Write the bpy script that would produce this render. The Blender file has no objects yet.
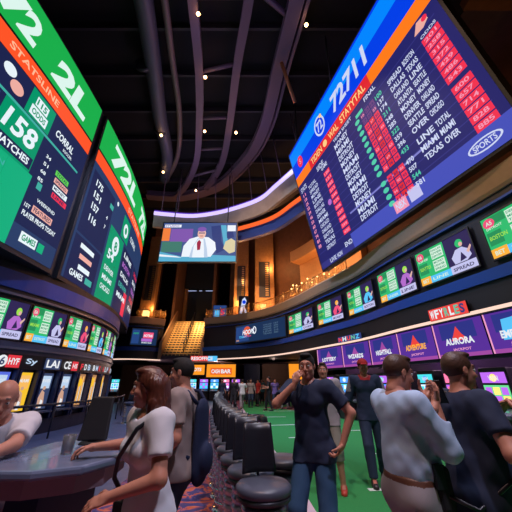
import bpy, math, random
import numpy as np
from mathutils import Vector, Matrix
random.seed(7); RNG = np.random.default_rng(7)
sc = bpy.context.scene
COL = sc.collection
V = Vector

# ---------------------------------------------------------------- materials
MATS = {}
def mat(name, col, rough=.6, metal=0., emit=None, es=1., noise=0., nscale=8., bump=0., alpha=None, trans=0., coat=0.):
    if name in MATS: return MATS[name]
    m = bpy.data.materials.new(name); m.use_nodes = True
    nt = m.node_tree; b = nt.nodes['Principled BSDF']
    c4 = (*col, 1)
    b.inputs['Base Color'].default_value = c4
    b.inputs['Roughness'].default_value = rough
    b.inputs['Metallic'].default_value = metal
    b.inputs['Transmission Weight'].default_value = trans
    b.inputs['Coat Weight'].default_value = coat
    if emit:
        b.inputs['Emission Color'].default_value = (*emit, 1)
        b.inputs['Emission Strength'].default_value = es
    if noise or bump:
        tc = nt.nodes.new('ShaderNodeTexCoord'); nz = nt.nodes.new('ShaderNodeTexNoise')
        nz.inputs['Scale'].default_value = nscale; nz.inputs['Detail'].default_value = 5
        nt.links.new(tc.outputs['Object'], nz.inputs['Vector'])
        if noise:
            r = nt.nodes.new('ShaderNodeMix'); r.data_type = 'RGBA'
            r.inputs[6].default_value = (*[v*(1-noise) for v in col], 1)
            r.inputs[7].default_value = (*[min(1, v*(1+noise)) for v in col], 1)
            nt.links.new(nz.outputs['Fac'], r.inputs[0]); nt.links.new(r.outputs[2], b.inputs['Base Color'])
        if bump:
            bp = nt.nodes.new('ShaderNodeBump'); bp.inputs['Strength'].default_value = bump
            nt.links.new(nz.outputs['Fac'], bp.inputs['Height']); nt.links.new(bp.outputs[0], b.inputs['Normal'])
    MATS[name] = m
    return m
def glow(name, col, s=1.):          # the face of a screen, a lamp or a lit sign
    m = mat(name, tuple(v*.03 for v in col), .6, emit=col, es=s); m.node_tree.nodes['Principled BSDF'].inputs['Specular IOR Level'].default_value = .1
    return m

# ---------------------------------------------------------------- object helpers
def link(name, me, parent=None):
    o = bpy.data.objects.new(name, me); COL.objects.link(o)
    if parent: o.parent = parent
    return o
def tag(o, label=None, cat=None, group=None, kind=None):
    if label: o['label'] = label
    if cat: o['category'] = cat
    if group: o['group'] = group
    if kind: o['kind'] = kind
    return o
def empty(name, label, cat, loc=(0, 0, 0), rz=0, group=None):
    o = bpy.data.objects.new(name, None); COL.objects.link(o)
    o.location = loc; o.rotation_euler = (0, 0, rz); o.empty_display_size = .1
    return tag(o, label, cat, group)
class MB:
    def __init__(s): s.v = []; s.f = []; s.m = []; s.mats = []; s.sm = []
    def mi(s, m):
        if m not in s.mats: s.mats.append(m)
        return s.mats.index(m)
    def add(s, vs, fs, m, smooth=False):
        n = len(s.v); k = s.mi(m); s.v += [tuple(p) for p in vs]
        s.f += [tuple(i+n for i in f) for f in fs]; s.m += [k]*len(fs); s.sm += [smooth]*len(fs)
        return s
    def box(s, a, b, m, rz=0, org=(0, 0, 0)):
        x0, y0, z0 = a; x1, y1, z1 = b
        vs = [(x, y, z) for z in (z0, z1) for y in (y0, y1) for x in (x0, x1)]
        if rz:
            c, q = math.cos(rz), math.sin(rz)
            vs = [(org[0]+(x-org[0])*c-(y-org[1])*q, org[1]+(x-org[0])*q+(y-org[1])*c, z) for x, y, z in vs]
        return s.add(vs, [(0, 2, 3, 1), (4, 5, 7, 6), (0, 1, 5, 4), (2, 6, 7, 3), (0, 4, 6, 2), (1, 3, 7, 5)], m)
    def tube(s, pts, r, m, n=8, cap=True, closed=False):
        pts = [V(p) for p in pts]; rs = r if isinstance(r, (list, tuple)) else [r]*len(pts)
        vs = []; prev = None; N = len(pts)
        for i, p in enumerate(pts):
            a = pts[(i-1) % N] if (closed or i > 0) else p; b = pts[(i+1) % N] if (closed or i < N-1) else p
            t = (b-a).normalized()
            if prev is None:
                u = t.cross(V((0, 0, 1)));
                if u.length < .1: u = t.cross(V((1, 0, 0)))
            else: u = prev-t*prev.dot(t)
            u.normalize(); prev = u; w = t.cross(u)
            for k in range(n):
                q = 2*math.pi*k/n; vs.append(p+(u*math.cos(q)+w*math.sin(q))*rs[i])
        fs = []
        for i in range(N if closed else N-1):
            j = (i+1) % N
            for k in range(n):
                l = (k+1) % n; fs.append((i*n+k, i*n+l, j*n+l, j*n+k))
        s.add(vs, fs, m, True)
        if cap and not closed:
            n0 = len(s.v)-len(vs)
            s.f += [tuple(n0+k for k in reversed(range(n))), tuple(n0+(N-1)*n+k for k in range(n))]
            s.m += [s.mi(m)]*2; s.sm += [False]*2
        return s
    def lathe(s, prof, m, n=24, c=(0, 0, 0), sx=1, sy=1, smooth=True):
        vs = []
        for r, z in prof:
            for k in range(n):
                q = 2*math.pi*k/n; vs.append((c[0]+r*sx*math.cos(q), c[1]+r*sy*math.sin(q), c[2]+z))
        fs = [(i*n+k, i*n+(k+1) % n, (i+1)*n+(k+1) % n, (i+1)*n+k) for i in range(len(prof)-1) for k in range(n)]
        fs += [tuple(reversed(range(n))), tuple((len(prof)-1)*n+k for k in range(n))]
        return s.add(vs, fs, m, smooth)
    def ball(s, c, r, m, n=12):
        k = n//2; return s.lathe([(max(1e-4, math.sin(math.pi*i/k))*r, -math.cos(math.pi*i/k)*r) for i in range(k+1)], m, n, c)
    def build(s, name, parent=None):
        me = bpy.data.meshes.new(name); me.from_pydata(s.v, [], s.f)
        for m in s.mats: me.materials.append(m)
        me.polygons.foreach_set('material_index', s.m); me.polygons.foreach_set('use_smooth', s.sm)
        me.update(); return link(name, me, parent)
def bevel(o, w=.01, n=2):
    md = o.modifiers.new('bevel', 'BEVEL'); md.width = w; md.segments = n; md.limit_method = 'ANGLE'; return o
def copy_tree(o, parent=None):
    c = o.copy(); COL.objects.link(c); c.parent = parent
    for ch in list(o.children): copy_tree(ch, c)
    return c

# ---------------------------------------------------------------- lettering
_TC = {}
def letters(txt, bold=.02, shear=0.):
    key = (txt, bold, shear)
    if key in _TC: return _TC[key]
    cu = bpy.data.curves.new('t', 'FONT'); cu.body = txt; cu.size = 1; cu.offset = bold; cu.shear = shear; cu.resolution_u = 3
    ob = bpy.data.objects.new('t', cu); COL.objects.link(ob); bpy.context.view_layer.update()
    dg = bpy.context.evaluated_depsgraph_get(); me = bpy.data.meshes.new_from_object(ob.evaluated_get(dg))
    vs = [(v.co.x, v.co.y) for v in me.vertices]; fs = [tuple(p.vertices) for p in me.polygons]
    bpy.data.objects.remove(ob); bpy.data.curves.remove(cu); bpy.data.meshes.remove(me)
    x0 = min(v[0] for v in vs); x1 = max(v[0] for v in vs); y0 = min(v[1] for v in vs); y1 = max(v[1] for v in vs)
    r = ([((v[0]-x0)/(x1-x0), (v[1]-y0)/(y1-y0)) for v in vs], fs, (x1-x0)/(y1-y0)); _TC[key] = r
    return r
class Face:
    """a display surface: F(u, v, n) gives the point at u along, v up and n in front of it"""
    def __init__(s, F, root): s.F = F; s.root = root; s.parts = {}
    def mb(s, part): return s.parts.setdefault(part, MB())
    def quad(s, part, m, u0, v0, u1, v1, n=.012, seg=None, slant=0., round_=0.):
        k = seg or max(1, int(abs(u1-u0)/.5)); vs = []
        for i in range(k+1):
            u = u0+(u1-u0)*i/k
            vs += [s.F(u, v0, n), s.F(u+slant*(v1-v0), v1, n)]
        s.mb(part).add(vs, [(2*i, 2*i+2, 2*i+3, 2*i+1) for i in range(k)], m); return s
    def poly(s, part, m, pts, n=.012): s.mb(part).add([s.F(u, v, n) for u, v in pts], [tuple(range(len(pts)))], m)
    def disc(s, part, m, u, v, r, n=.014, ry=None, k=20):
        s.poly(part, m, [(u+r*math.cos(2*math.pi*i/k), v+(ry or r)*math.sin(2*math.pi*i/k)) for i in range(k)], n)
    def text(s, part, m, txt, u, v, hgt, w=None, n=.02, bold=.02, shear=0., rot=0.):
        vs, fs, asp = letters(txt, bold, shear); w = w or asp*hgt
        c, q = math.cos(rot), math.sin(rot)
        s.mb(part).add([s.F(u+x*w*c-y*hgt*q, v+x*w*q+y*hgt*c, n) for x, y in vs], fs, m)
    def done(s):
        up = dict(screen_graphics='screen', header_lettering='header_band', ticker_lettering='ticker_band', odds_graphics='screen', odds_columns='screen', lettering='face', television_picture='screen', top_graphics='top_display', crest='face')
        made = {}
        for k in sorted(s.parts, key=lambda k: k in up): made[k] = s.parts[k].build(k, made.get(up.get(k)) or s.root)
        s.parts = {}
def frame_from(o, x, y):            # flat display with origin o, right x, up y
    o, x, y = V(o), V(x).normalized(), V(y).normalized(); nn = x.cross(y)
    return lambda u, v, n: o+x*u+y*v+nn*n
def slab(name, F, w, h_, d, m, root, b=.0):     # a solid casing behind a display face
    vs = [F(u, v, n) for n in (-d, -.002) for u, v in ((-b, -b), (w+b, -b), (w+b, h_+b), (-b, h_+b))]
    return MB().add(vs, [(3, 2, 1, 0), (4, 5, 6, 7), (0, 1, 5, 4), (1, 2, 6, 5), (2, 3, 7, 6), (3, 0, 4, 7)], m).build(name, root)
WORDS = 'TOTAL SPREAD MONEY LINE BOSTON DALLAS DENVER MIAMI CHICAGO OAKLAND SEATTLE TEXAS DETROIT ATLANTA OVER UNDER'.split()

# ---------------------------------------------------------------- curves
def smooth(pts, n=6):
    out = []; P = [V((*p, 0)) if len(p) == 2 else V(p) for p in pts]
    for i in range(len(P)-1):
        a = P[max(0, i-1)]; b = P[i]; c = P[i+1]; d = P[min(len(P)-1, i+2)]
        for k in range(n):
            t = k/n
            out.append(.5*((2*b)+(c-a)*t+(2*a-5*b+4*c-d)*t*t+(3*b-a-3*c+d)*t**3))
    out.append(P[-1]); return out
def normals(c, flip=1):
    r = []
    for i in range(len(c)):
        t = c[min(len(c)-1, i+1)]-c[max(0, i-1)]; r.append(V((t.y, -t.x, 0)).normalized()*flip)
    return r
def sweep(curve, prof, m, name, parent=None, flip=1, closed=True, smooth_=True):
    """prof: closed polygon of (outward offset, z) swept along the plan curve"""
    N = normals(curve, flip); k = len(prof); vs = []
    for p, q in zip(curve, N):
        for o, z in prof: w = p+q*o; vs.append((w.x, w.y, z))
    fs = [(i*k+j, i*k+(j+1) % k, (i+1)*k+(j+1) % k, (i+1)*k+j) for i in range(len(curve)-1) for j in range(k if closed else k-1)]
    fs += [tuple(reversed(range(k))), tuple((len(curve)-1)*k+j for j in range(k))]
    return MB().add(vs, fs, m, False).build(name, parent)
def band(a0, a1, z0, z1): return [(a0, z0), (a1, z0), (a1, z1), (a0, z1)]

# ---------------------------------------------------------------- camera
H = 1.5
cam = bpy.data.cameras.new('camera'); co = bpy.data.objects.new('camera', cam); COL.objects.link(co)
cam.sensor_width = 36; cam.lens = 280/512*36; cam.clip_start = .05; cam.clip_end = 200
co.location = (0, 0, H); co.rotation_euler = (math.radians(90+24.3), 0, 0); sc.camera = co
sc.view_settings.view_transform = 'Standard'; sc.view_settings.look = 'None'; sc.view_settings.gamma = 1
sc.view_settings.use_curve_mapping = False; sc.view_settings.exposure = 0
w = bpy.data.worlds.new('world'); sc.world = w; w.use_nodes = True
w.node_tree.nodes['Background'].inputs[0].default_value = (.25, .22, .5, 1)
w.node_tree.nodes['Background'].inputs[1].default_value = .02
# ================================================================ people: signed-distance figures turned into skinned surfaces
def snet(F, org, h):
    S = F < 0; nx, ny, nz = F.shape
    def cv(A, i, j, k): return A[i:nx-1+i, j:ny-1+j, k:nz-1+k]
    cnt = sum(cv(S, i, j, k).astype(np.int8) for i in (0, 1) for j in (0, 1) for k in (0, 1))
    mask = (cnt > 0) & (cnt < 8); idx = np.full(mask.shape, -1, np.int64); cells = np.argwhere(mask); idx[mask] = np.arange(len(cells))
    acc = np.zeros((len(cells), 3)); wt = np.zeros(len(cells)); ci, cj, ck = cells.T
    for a in range(3):
        for b in (0, 1):
            for c in (0, 1):
                o0 = [b, c]; o0.insert(a, 0); o1 = [b, c]; o1.insert(a, 1)
                f0 = F[ci+o0[0], cj+o0[1], ck+o0[2]]; f1 = F[ci+o1[0], cj+o1[1], ck+o1[2]]
                cr = (f0 < 0) != (f1 < 0); t = np.where(cr, f0/np.where(cr, f0-f1, 1), 0)
                p = np.tile(np.array(o0, float), (len(cells), 1)); p[:, a] += t
                acc += p*cr[:, None]; wt += cr
    vs = (cells+acc/wt[:, None])*h+org; fs = []
    for a in range(3):
        sl0 = [slice(None)]*3; sl1 = [slice(None)]*3; sl0[a] = slice(0, -1); sl1[a] = slice(1, None)
        s0 = S[tuple(sl0)]; s1 = S[tuple(sl1)]; e = np.argwhere(s0 != s1)
        b, c = [x for x in range(3) if x != a]
        e = e[(e[:, b] > 0) & (e[:, c] > 0) & (e[:, b] < F.shape[b]-1) & (e[:, c] < F.shape[c]-1)]
        ins = s0[tuple(e.T)]
        def cell(db, dc): q = e.copy(); q[:, b] += db; q[:, c] += dc; return idx[tuple(q.T)]
        q = np.stack([cell(-1, -1), cell(0, -1), cell(0, 0), cell(-1, 0)], 1)
        if a == 1: ins = ~ins
        q[~ins] = q[~ins][:, ::-1]; fs.append(q)
    return vs, np.concatenate(fs)
class SDF:
    def __init__(s, lo, hi, h):
        s.h = h; s.lo = np.array(lo, float)
        s.ax = [np.arange(lo[i], hi[i]+h, h) for i in range(3)]
        s.F = np.full([len(a) for a in s.ax], .3)
    def win(s, lo, hi, pad=.1):
        sl = []
        for i in range(3):
            a = int(max(0, (lo[i]-pad-s.lo[i])/s.h)); b = int(min(len(s.ax[i]), (hi[i]+pad-s.lo[i])/s.h+1)); sl.append(slice(a, max(a, b)))
        return tuple(sl)
    def grid(s, sl): return np.meshgrid(s.ax[0][sl[0]], s.ax[1][sl[1]], s.ax[2][sl[2]], indexing='ij', sparse=True)
    def put(s, sl, d, k, sub=False, cut=None):
        A = s.F[sl]
        if sub:
            h = np.maximum(k-np.abs(A+d), 0)/k; s.F[sl] = np.maximum(A, -d)+h*h*k/4
        else:
            h = np.maximum(k-np.abs(A-d), 0)/k; s.F[sl] = np.minimum(A, d)-h*h*k/4
    def cone(s, a, b, ra, rb, k=.02, M=None, cutb=None, sub=False):
        a = np.array(a, float); b = np.array(b, float); r = max(ra, rb)*(1.6 if M is not None else 1)
        sl = s.win(np.minimum(a, b)-r, np.maximum(a, b)+r); X, Y, Z = s.grid(sl)
        if X.size*Y.size*Z.size == 0: return s
        if M is None: P = (X-a[0], Y-a[1], Z-a[2]); d = b-a; sc_ = 1
        else:   # M: 3x3 rows scale space
            q = (X-a[0], Y-a[1], Z-a[2]); P = tuple(M[i][0]*q[0]+M[i][1]*q[1]+M[i][2]*q[2] for i in range(3)); d = np.array(M)@(b-a); sc_ = .75
        L = max(1e-9, float(d@d)); t = np.clip((P[0]*d[0]+P[1]*d[1]+P[2]*d[2])/L, 0, 1)
        D = (np.sqrt((P[0]-t*d[0])**2+(P[1]-t*d[1])**2+(P[2]-t*d[2])**2)-(ra+(rb-ra)*t))*sc_
        if cutb is not None:
            n = (b-a)/np.linalg.norm(b-a); D = np.maximum(D, (X-b[0])*n[0]+(Y-b[1])*n[1]+(Z-b[2])*n[2])
        s.put(sl, D, k, sub); return s
    def ell(s, c, r, k=.02, R=None, sub=False):
        c = np.array(c, float); m = max(r); sl = s.win(c-m, c+m); X, Y, Z = s.grid(sl)
        if X.size*Y.size*Z.size == 0: return s
        q = (X-c[0], Y-c[1], Z-c[2])
        if R is not None: q = tuple(R[0][i]*q[0]+R[1][i]*q[1]+R[2][i]*q[2] for i in range(3))   # into local axes
        n = np.sqrt((q[0]/r[0])**2+(q[1]/r[1])**2+(q[2]/r[2])**2); g = np.sqrt((q[0]/r[0]**2)**2+(q[1]/r[1]**2)**2+(q[2]/r[2]**2)**2)+1e-6
        s.put(sl, n*(n-1)/g, k, sub); return s
    def plane(s, p, n):     # keep what lies behind the plane
        X, Y, Z = np.meshgrid(*s.ax, indexing='ij', sparse=True)
        s.F = np.maximum(s.F, (X-p[0])*n[0]+(Y-p[1])*n[1]+(Z-p[2])*n[2]); return s
    def rough(s, amp, sc_, stretch=(1, 1, 1)):
        X, Y, Z = np.meshgrid(*s.ax, indexing='ij', sparse=True)
        s.F = s.F+amp*(np.sin(X*sc_*stretch[0]+2*np.sin(Z*sc_*.13))*np.sin(Y*sc_*stretch[1]+1.3)*np.cos(Z*sc_*stretch[2]+X*9)); return s
    def net(s): return snet(s.F, s.lo, s.h)
def nrm(a): a = np.array(a, float); return a/np.linalg.norm(a)
def rotx(a): c, s = math.cos(a), math.sin(a); return np.array([[1, 0, 0], [0, c, -s], [0, s, c]])
def roty(a): c, s = math.cos(a), math.sin(a); return np.array([[c, 0, s], [0, 1, 0], [-s, 0, c]])
def rotz(a): c, s = math.cos(a), math.sin(a); return np.array([[c, -s, 0], [s, c, 0], [0, 0, 1]])
def ik(S, T, l1, l2, pole):
    S, T = np.array(S, float), np.array(T, float); d = T-S; L = np.linalg.norm(d); u = d/L
    L = min(L, (l1+l2)*.995); T = S+u*L; a = (l1*l1-l2*l2+L*L)/(2*L); hh = math.sqrt(max(0, l1*l1-a*a))
    p = np.array(pole, float); p = p-u*(p@u); p /= np.linalg.norm(p); return S+u*a+p*hh, T
def mesh_np(name, parts, mats, parent=None, regions=None):
    """parts: list of (vs, fs, material index or callable(centres)->indices)"""
    vs = np.concatenate([p[0] for p in parts]); off = 0; fs = []; mi = []
    for v, f, m in parts:
        fs.append(f+off); off += len(v); c = v[f].mean(1); mi.append(m(c) if callable(m) else np.full(len(f), m))
    fs = np.concatenate(fs); mi = np.concatenate(mi).astype(np.int32)
    me = bpy.data.meshes.new(name); me.vertices.add(len(vs)); me.vertices.foreach_set('co', vs.astype(np.float32).ravel())
    me.loops.add(fs.size); me.loops.foreach_set('vertex_index', fs.astype(np.int32).ravel())
    me.polygons.add(len(fs)); me.polygons.foreach_set('loop_start', np.arange(0, fs.size, 4, dtype=np.int32))
    for m in mats: me.materials.append(m)
    me.update(calc_edges=True); me.validate()
    me.polygons.foreach_set('material_index', mi[:len(me.polygons)]); me.polygons.foreach_set('use_smooth', [True]*len(me.polygons))
    return link(name, me, parent)

def make_person(name, label, loc, rz, skin, hair, shirt, pants, shoe, ht=1.75, lean=0., side=0., twist=0., fat=0., fem=False,
                hands=((.25, .0, -.75), (-.25, .0, -.75)), poles=((.3, -1, -.2), (-.3, -1, -.2)), palm=((-1, 0, 0), (1, 0, 0)),
                fdir=(None, None), curl=(.5, .5), feet=((.1, .05), (-.1, -.05)), fz=(0, 0), pelvis=(0, 0), pelz=None, seated=False,
                head=(0., 0., 0.), hair_style='short', sleeve=.55, short_pants=False, hires=True, group=None, glasses=False, smile=False, collar=None, belt=None, stripe=None, hem=-.11):
    s = ht/1.75; q = s
    def tolocal(w_): d = np.array(w_[:3], float)-np.array(loc, float); return (rotz(-rz)@d)
    hb = .0105 if hires else .022; hh_ = .006 if hires else .014; hd = .0042 if hires else .011
    pz = pelz if pelz is not None else .93*s
    pel = np.array([pelvis[0], pelvis[1], pz])
    Rt = roty(side)@rotx(-lean)@rotz(twist); up = Rt@np.array([0, 0, 1.]); rt = Rt@np.array([1., 0, 0]); fw = Rt@np.array([0, 1., 0])
    T = lambda x, y, z: pel+Rt@(np.array([x, y, z])*q)
    waist = T(0, 0, .13); chest = T(0, .005, .36); sw = .165 if fem else .19
    sh = [T(sw, -.005, .49), T(-sw, -.005, .49)]; nb = T(0, -.015, .53)
    Rh = rotz(head[0])@rotx(head[1])@roty(head[2])
    hc = nb+Rh@np.array([0, .025, .145])*q+up*.02*q*0
    hip = [pel+np.array([.09*q, 0, -.03*q]), pel+np.array([-.09*q, 0, -.03*q])]
    ank = [np.array([feet[i][0], feet[i][1], (.085*q+fz[i])]) for i in (0, 1)]
    knees = []
    for i in (0, 1):
        k, a = ik(hip[i], ank[i], .43*q, .42*q, (.25*(1 if i == 0 else -1)*(1 if seated else .3), 1, .3 if seated else 0)); knees.append(k); ank[i] = a
    el, wr = [], []
    for i in (0, 1):
        tgt = sh[i]+Rt@(np.array(hands[i])*q) if not (len(hands[i]) == 4) else tolocal(hands[i])
        e, t = ik(sh[i], tgt, .285*q, .25*q, Rt@np.array(poles[i])); el.append(e); wr.append(t)
    allp = np.array([pel, waist, chest, nb, hc, *sh, *hip, *knees, *ank, *el, *wr])
    lo = allp.min(0)-.24; hi = allp.max(0)+.26
    Mz = [list(rt), list(fw*1.55), list(up)]        # torso cross-section: wider than deep
    Mz2 = [list(rt), list(fw*1.35), list(up)]
    def torso(B, g):
        B.cone(T(0, 0, -.02), T(0, .0, .16), (.158 if fem else .150)*q+g, (.118 if fem else .138)*q+g, .05, Mz2)
        B.cone(T(0, 0, .16), T(0, .0, .38), (.118 if fem else .138)*q+g, (.148 if fem else .165)*q+g, .05, Mz)
        B.cone(T(-sw*.78, -.005, .455), T(sw*.78, -.005, .455), .07*q+g, .07*q+g, .06)
        if fem:
            for x in (-.07, .07): B.ell(T(x, .085, .34), [v*q+g*.8 for v in (.06, .05, .058)], .04)
        else:
            for x in (-.07, .07): B.ell(T(x, .075, .37), [v*q+g*.6 for v in (.075, .04, .06)], .04)
        if fat: B.ell(T(0, .035+fat*.5, .14), [(.14+fat*.4)*q+g, (.09+fat*.8)*q+g, .17*q+g], .07, Rt)
    def arm(B, i, g, end=None):
        if end is None:
            B.cone(sh[i], el[i], .053*q+g, .041*q+g, .03).cone(el[i], wr[i], .043*q+g, .026*q+g, .02)
        elif end <= 1:
            B.cone(sh[i], sh[i]+(el[i]-sh[i])*end, .062*q+g, .056*q+g, .04, cutb=True)
        else:
            B.cone(sh[i], el[i], .058*q+g, .05*q+g, .04)
            B.cone(el[i], el[i]+(wr[i]-el[i])*(end-1), .05*q+g, .04*q+g, .03, cutb=True)
    def legs(B, g, end=None, mult=1.):
        for i in (0, 1):
            B.cone(hip[i], knees[i], .088*q+g, .058*q+g*mult, .03)
            if end is None: B.cone(knees[i], ank[i], .056*q+g*mult, .038*q+g*mult, .02).ell(knees[i]+(ank[i]-knees[i])*.3+np.array([0, -.02*q, 0]), [.052*q+g, .052*q+g, .11*q], .02)
            elif end > 0:
                if end > .5: B.ell(knees[i]+(ank[i]-knees[i])*.3+np.array([0, -.02*q, 0]), [.056*q+g*mult, .056*q+g*mult, .13*q], .03)
                B.cone(knees[i], knees[i]+(ank[i]-knees[i])*end, .056*q+g*mult, (.056-.014*end)*q+g*mult, .02, cutb=True)
            B.ell(hip[i]+np.array([0, -.035*q, .0]), [.085*q+g*.5, .07*q+g*.5, .1*q], .05)
    # ---- body
    B = SDF(lo, hi, hb); torso(B, 0); legs(B, 0)
    for i in (0, 1):
        arm(B, i, 0)
        B.cone(ank[i], ank[i]+np.array([0, .13*q, -.045*q]), .036*q, .028*q, .02)
    B.cone(nb-up*.03, hc+Rh@np.array([0, -.02, -.05])*q, .058*q, .054*q, .04)
    bv, bf = B.net(); parts = [(bv, bf, 0)]
    # ---- head
    def hp(x, y, z): return hc+Rh@(np.array([x, y, z])*q)
    hl, hu = hc-.19*q, hc+.17*q; fs_ = .94 if fem else 1.
    E = SDF(hl, hu, hh_); e = lambda c, r, k=.02, sub=False: E.ell(hp(*c), [v*q for v in r], k, Rh, sub)
    e((0, -.012, .03), (.074, .095, .092)); e((0, .018, -.04), (.057*fs_, .068, .075), .03); e((0, .066, -.092), (.026*fs_, .02, .02), .03)
    for x in (-1, 1):
        e((x*.044, -.0+.01, -.055), (.017, .03, .03), .03); e((x*.037, .058, -.022), (.024, .022, .02), .02)
    E.cone(hp(-.03, .079, .036), hp(.03, .079, .036), .0125*q, .0125*q, .015)
    for x in (-1, 1): e((x*.031, .1, .012), (.017, .016, .011), .012, True)
    E.cone(hp(0, .082, .022), hp(0, .107, -.022), .0085*q, .0125*q, .01)
    for x in (-1, 1): e((x*.012, .096, -.027), (.009, .01, .008), .006)
    e((0, .087, -.052), (.023, .010, .006), .006); e((0, .085, -.063), (.020, .010, .006), .005)
    for x in (-1, 1):
        e((x*.076, -.008, .0), (.009, .018, .03), .006); e((x*.086, -.004, .002), (.006, .010, .018), .004, True)
    E.cone(nb+up*.03*q, hp(0, -.02, -.06), .054*q, .052*q, .03)
    hv, hf = E.net()
    def hm(c):
        l = (c-hc)@Rh/q; m = np.zeros(len(c), int)
        m[(np.abs(l[:, 0]) < .024) & (l[:, 1] > .086) & (np.abs(l[:, 2]+.057) < .0085)] = 1
        m[(np.abs(np.abs(l[:, 0])-.033) < .016) & (l[:, 1] > .07) & (np.abs(l[:, 2]-.041+.25*(np.abs(l[:, 0])-.033)**1) < .0045)] = 2
        if glasses: m[(l[:, 1] > .075) & (np.abs(l[:, 2]-.012) < .016) & (np.abs(np.abs(l[:, 0])-.032) < .02)] = 2
        return m
    parts.append((hv, hf, hm))
    # ---- hands: palm, four unequal fingers of three bones, thumb from the side of the palm
    for i in (0, 1):
        f = nrm(fdir[i]) if fdir[i] is not None else nrm(wr[i]-el[i])
        n = np.array(palm[i], float); n = nrm(n-f*(n@f)); r = np.cross(f, n)*(1 if i == 0 else -1)
        W = wr[i]; rr = np.stack([r, f, n], 1); g = curl[i]
        D = SDF(W-.21*q, W+.21*q, hd)
        D.cone(W-f*.04*q, W+f*.03*q, .026*q, .026*q, .01)
        D.ell(W+f*.052*q, [.040*q, .052*q, .0165*q], .01, rr)
        for j, (ox, ln) in enumerate(((.031, .9), (.0105, 1.), (-.0105, .94), (-.031, .74))):
            p = W+f*(.09-.004*abs(j-1))*q+r*ox*q; a = .12; d0 = f+r*ox*1.5
            for b, (sl_, rad) in enumerate(((.042, .0098), (.027, .0088), (.021, .0078))):
                a += g*(.55 if b == 0 else .8); dd = nrm(nrm(d0)*math.cos(a)+n*math.sin(a)); p2 = p+dd*sl_*ln*q
                D.cone(p, p2, rad*q*.93, rad*q*.85, .004); p = p2
        p = W+f*.025*q+r*.028*q
        for b, (sl_, rad) in enumerate(((.042, .014), (.032, .0105), (.026, .009))):
            dd = nrm(r*(1.05-.35*b)+f*(.9+.2*b)+n*(.35+g*.5*b)); p2 = p+dd*sl_*q; D.cone(p, p2, rad*q, rad*.9*q, .006); p = p2
        dv, df = D.net(); parts.append((dv, df, 0))
    lip = mat(skin.name+' lip', tuple(np.array(skin['c'])*(.8, .45, .45)), .5)
    root = mesh_np(name, parts, [skin, lip, hair]); tag(root, label, 'person', group); root.location = loc; root.rotation_euler = (0, 0, rz)
    # ---- eyes
    for x in (-1, 1):
        c = hp(x*.031, .0795, .012); mb = MB(); mb.ball(c, .0115*q, mat('eye white', (.7, .68, .65), .2)); mb.ball(hp(x*.031, .0855, .012), .0065*q, mat('iris', (.03, .02, .015), .2)); mb.build('eye', root)
    # ---- hair
    if hair_style != 'bald':
        hlo, hhi = hc-.26*q, hc+.2*q
        if hair_style == 'long': hlo = hlo-np.array([.04, .04, .30])
        A = SDF(hlo, hhi, hh_*1.1); A.ell(hp(0, -.016, .034), [.079*q, .0995*q, .098*q], .02, Rh)
        if hair_style != 'cap': A.rough(.0022, 260)
        n0 = nrm((0, 1, -.95)); A.plane(hp(0, .012, 0), Rh@n0); A.plane(hp(0, 0, -.075), Rh@np.array([0, .3, -1.]))
        if hair_style in ('short', 'full'): A.ell(hp(0, .035, .112), [.055*q, .05*q, .022*q], .02, Rh)
        if hair_style == 'long':
            A.ell(hp(0, .03, .105), [.062*q, .06*q, .03*q], .02, Rh)
            for x in (-1, 1):
                A.cone(hp(x*.058, -.045, .04), hp(x*.078, -.055, -.1), .032*q, .034*q, .03)
                A.cone(hp(x*.078, -.055, -.1), hp(x*.085, .0+.02*x, -.34), .036*q, .022*q, .03)
                A.cone(hp(x*.05, -.07, .0), hp(x*.05, -.11, -.36), .055*q, .032*q, .04)
            A.cone(hp(0, -.08, 0), hp(0, -.12, -.40), .06*q, .035*q, .04); A.rough(.004, 210, (1, 1, .12))
        av, af = A.net(); ho = mesh_np('hair', [(av, af, 0)], [hair], root)
        if hair_style == 'cap':
            C_ = SDF(hc-.2*q, hc+.24*q, hh_); C_.ell(hp(0, -.01, .045), [.09*q, .108*q, .1*q], .01, Rh); C_.plane(hp(0, 0, .045), Rh@np.array([0, .15, -1.]))
            C_.ell(hp(0, .13, .052), [.065*q, .065*q, .009*q], .012, Rh); cv_, cf_ = C_.net(); mesh_np('cap', [(cv_, cf_, 0)], [mat('red cap cloth', (.5, .02, .02), .8)], root)
    # ---- shirt
    S_ = SDF(lo, hi, hb); torso(S_, .014*q)
    for i in (0, 1): arm(S_, i, .012*q, sleeve)
    if not belt:
        S_.cone(T(0, 0, hem-.06), T(0, 0, .06), .168*q, .152*q, .04, Mz2)
        for i in (0, 1):
            S_.cone(hip[i], hip[i]+(knees[i]-hip[i])*min(.8, .3-hem*1.2), .107*q, .10*q, .03)
            S_.ell(hip[i]+np.array([0, -.035*q, .0]), [.10*q, .085*q, .11*q], .05)
    S_.rough(.0035, 34).rough(.003, 61, (.6, 1, .8))
    S_.plane(T(0, 0, .05 if belt else hem), Rt@np.array([0, 0, -1.])); S_.cone(T(0, .0, .52), T(0, .07, .62), .066*q, .075*q, .012, sub=True)
    sv, sf = S_.net(); shm = [shirt, collar or shirt, stripe or shirt]
    def smf(c):
        l = (c-pel)@Rt/q; m = np.zeros(len(c), int)
        if collar: m[(np.hypot(l[:, 0], l[:, 1]-.03) < .098) & (l[:, 2] > .475)] = 1
        if stripe: m[(np.abs(l[:, 0]) > .245) & (l[:, 2] > .3)] = 2
        return m
    mesh_np('shirt', [(sv, sf, smf)], shm, root)
    # ---- trousers
    G = SDF(lo, hi, hb); torso_g = .004*q
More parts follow.
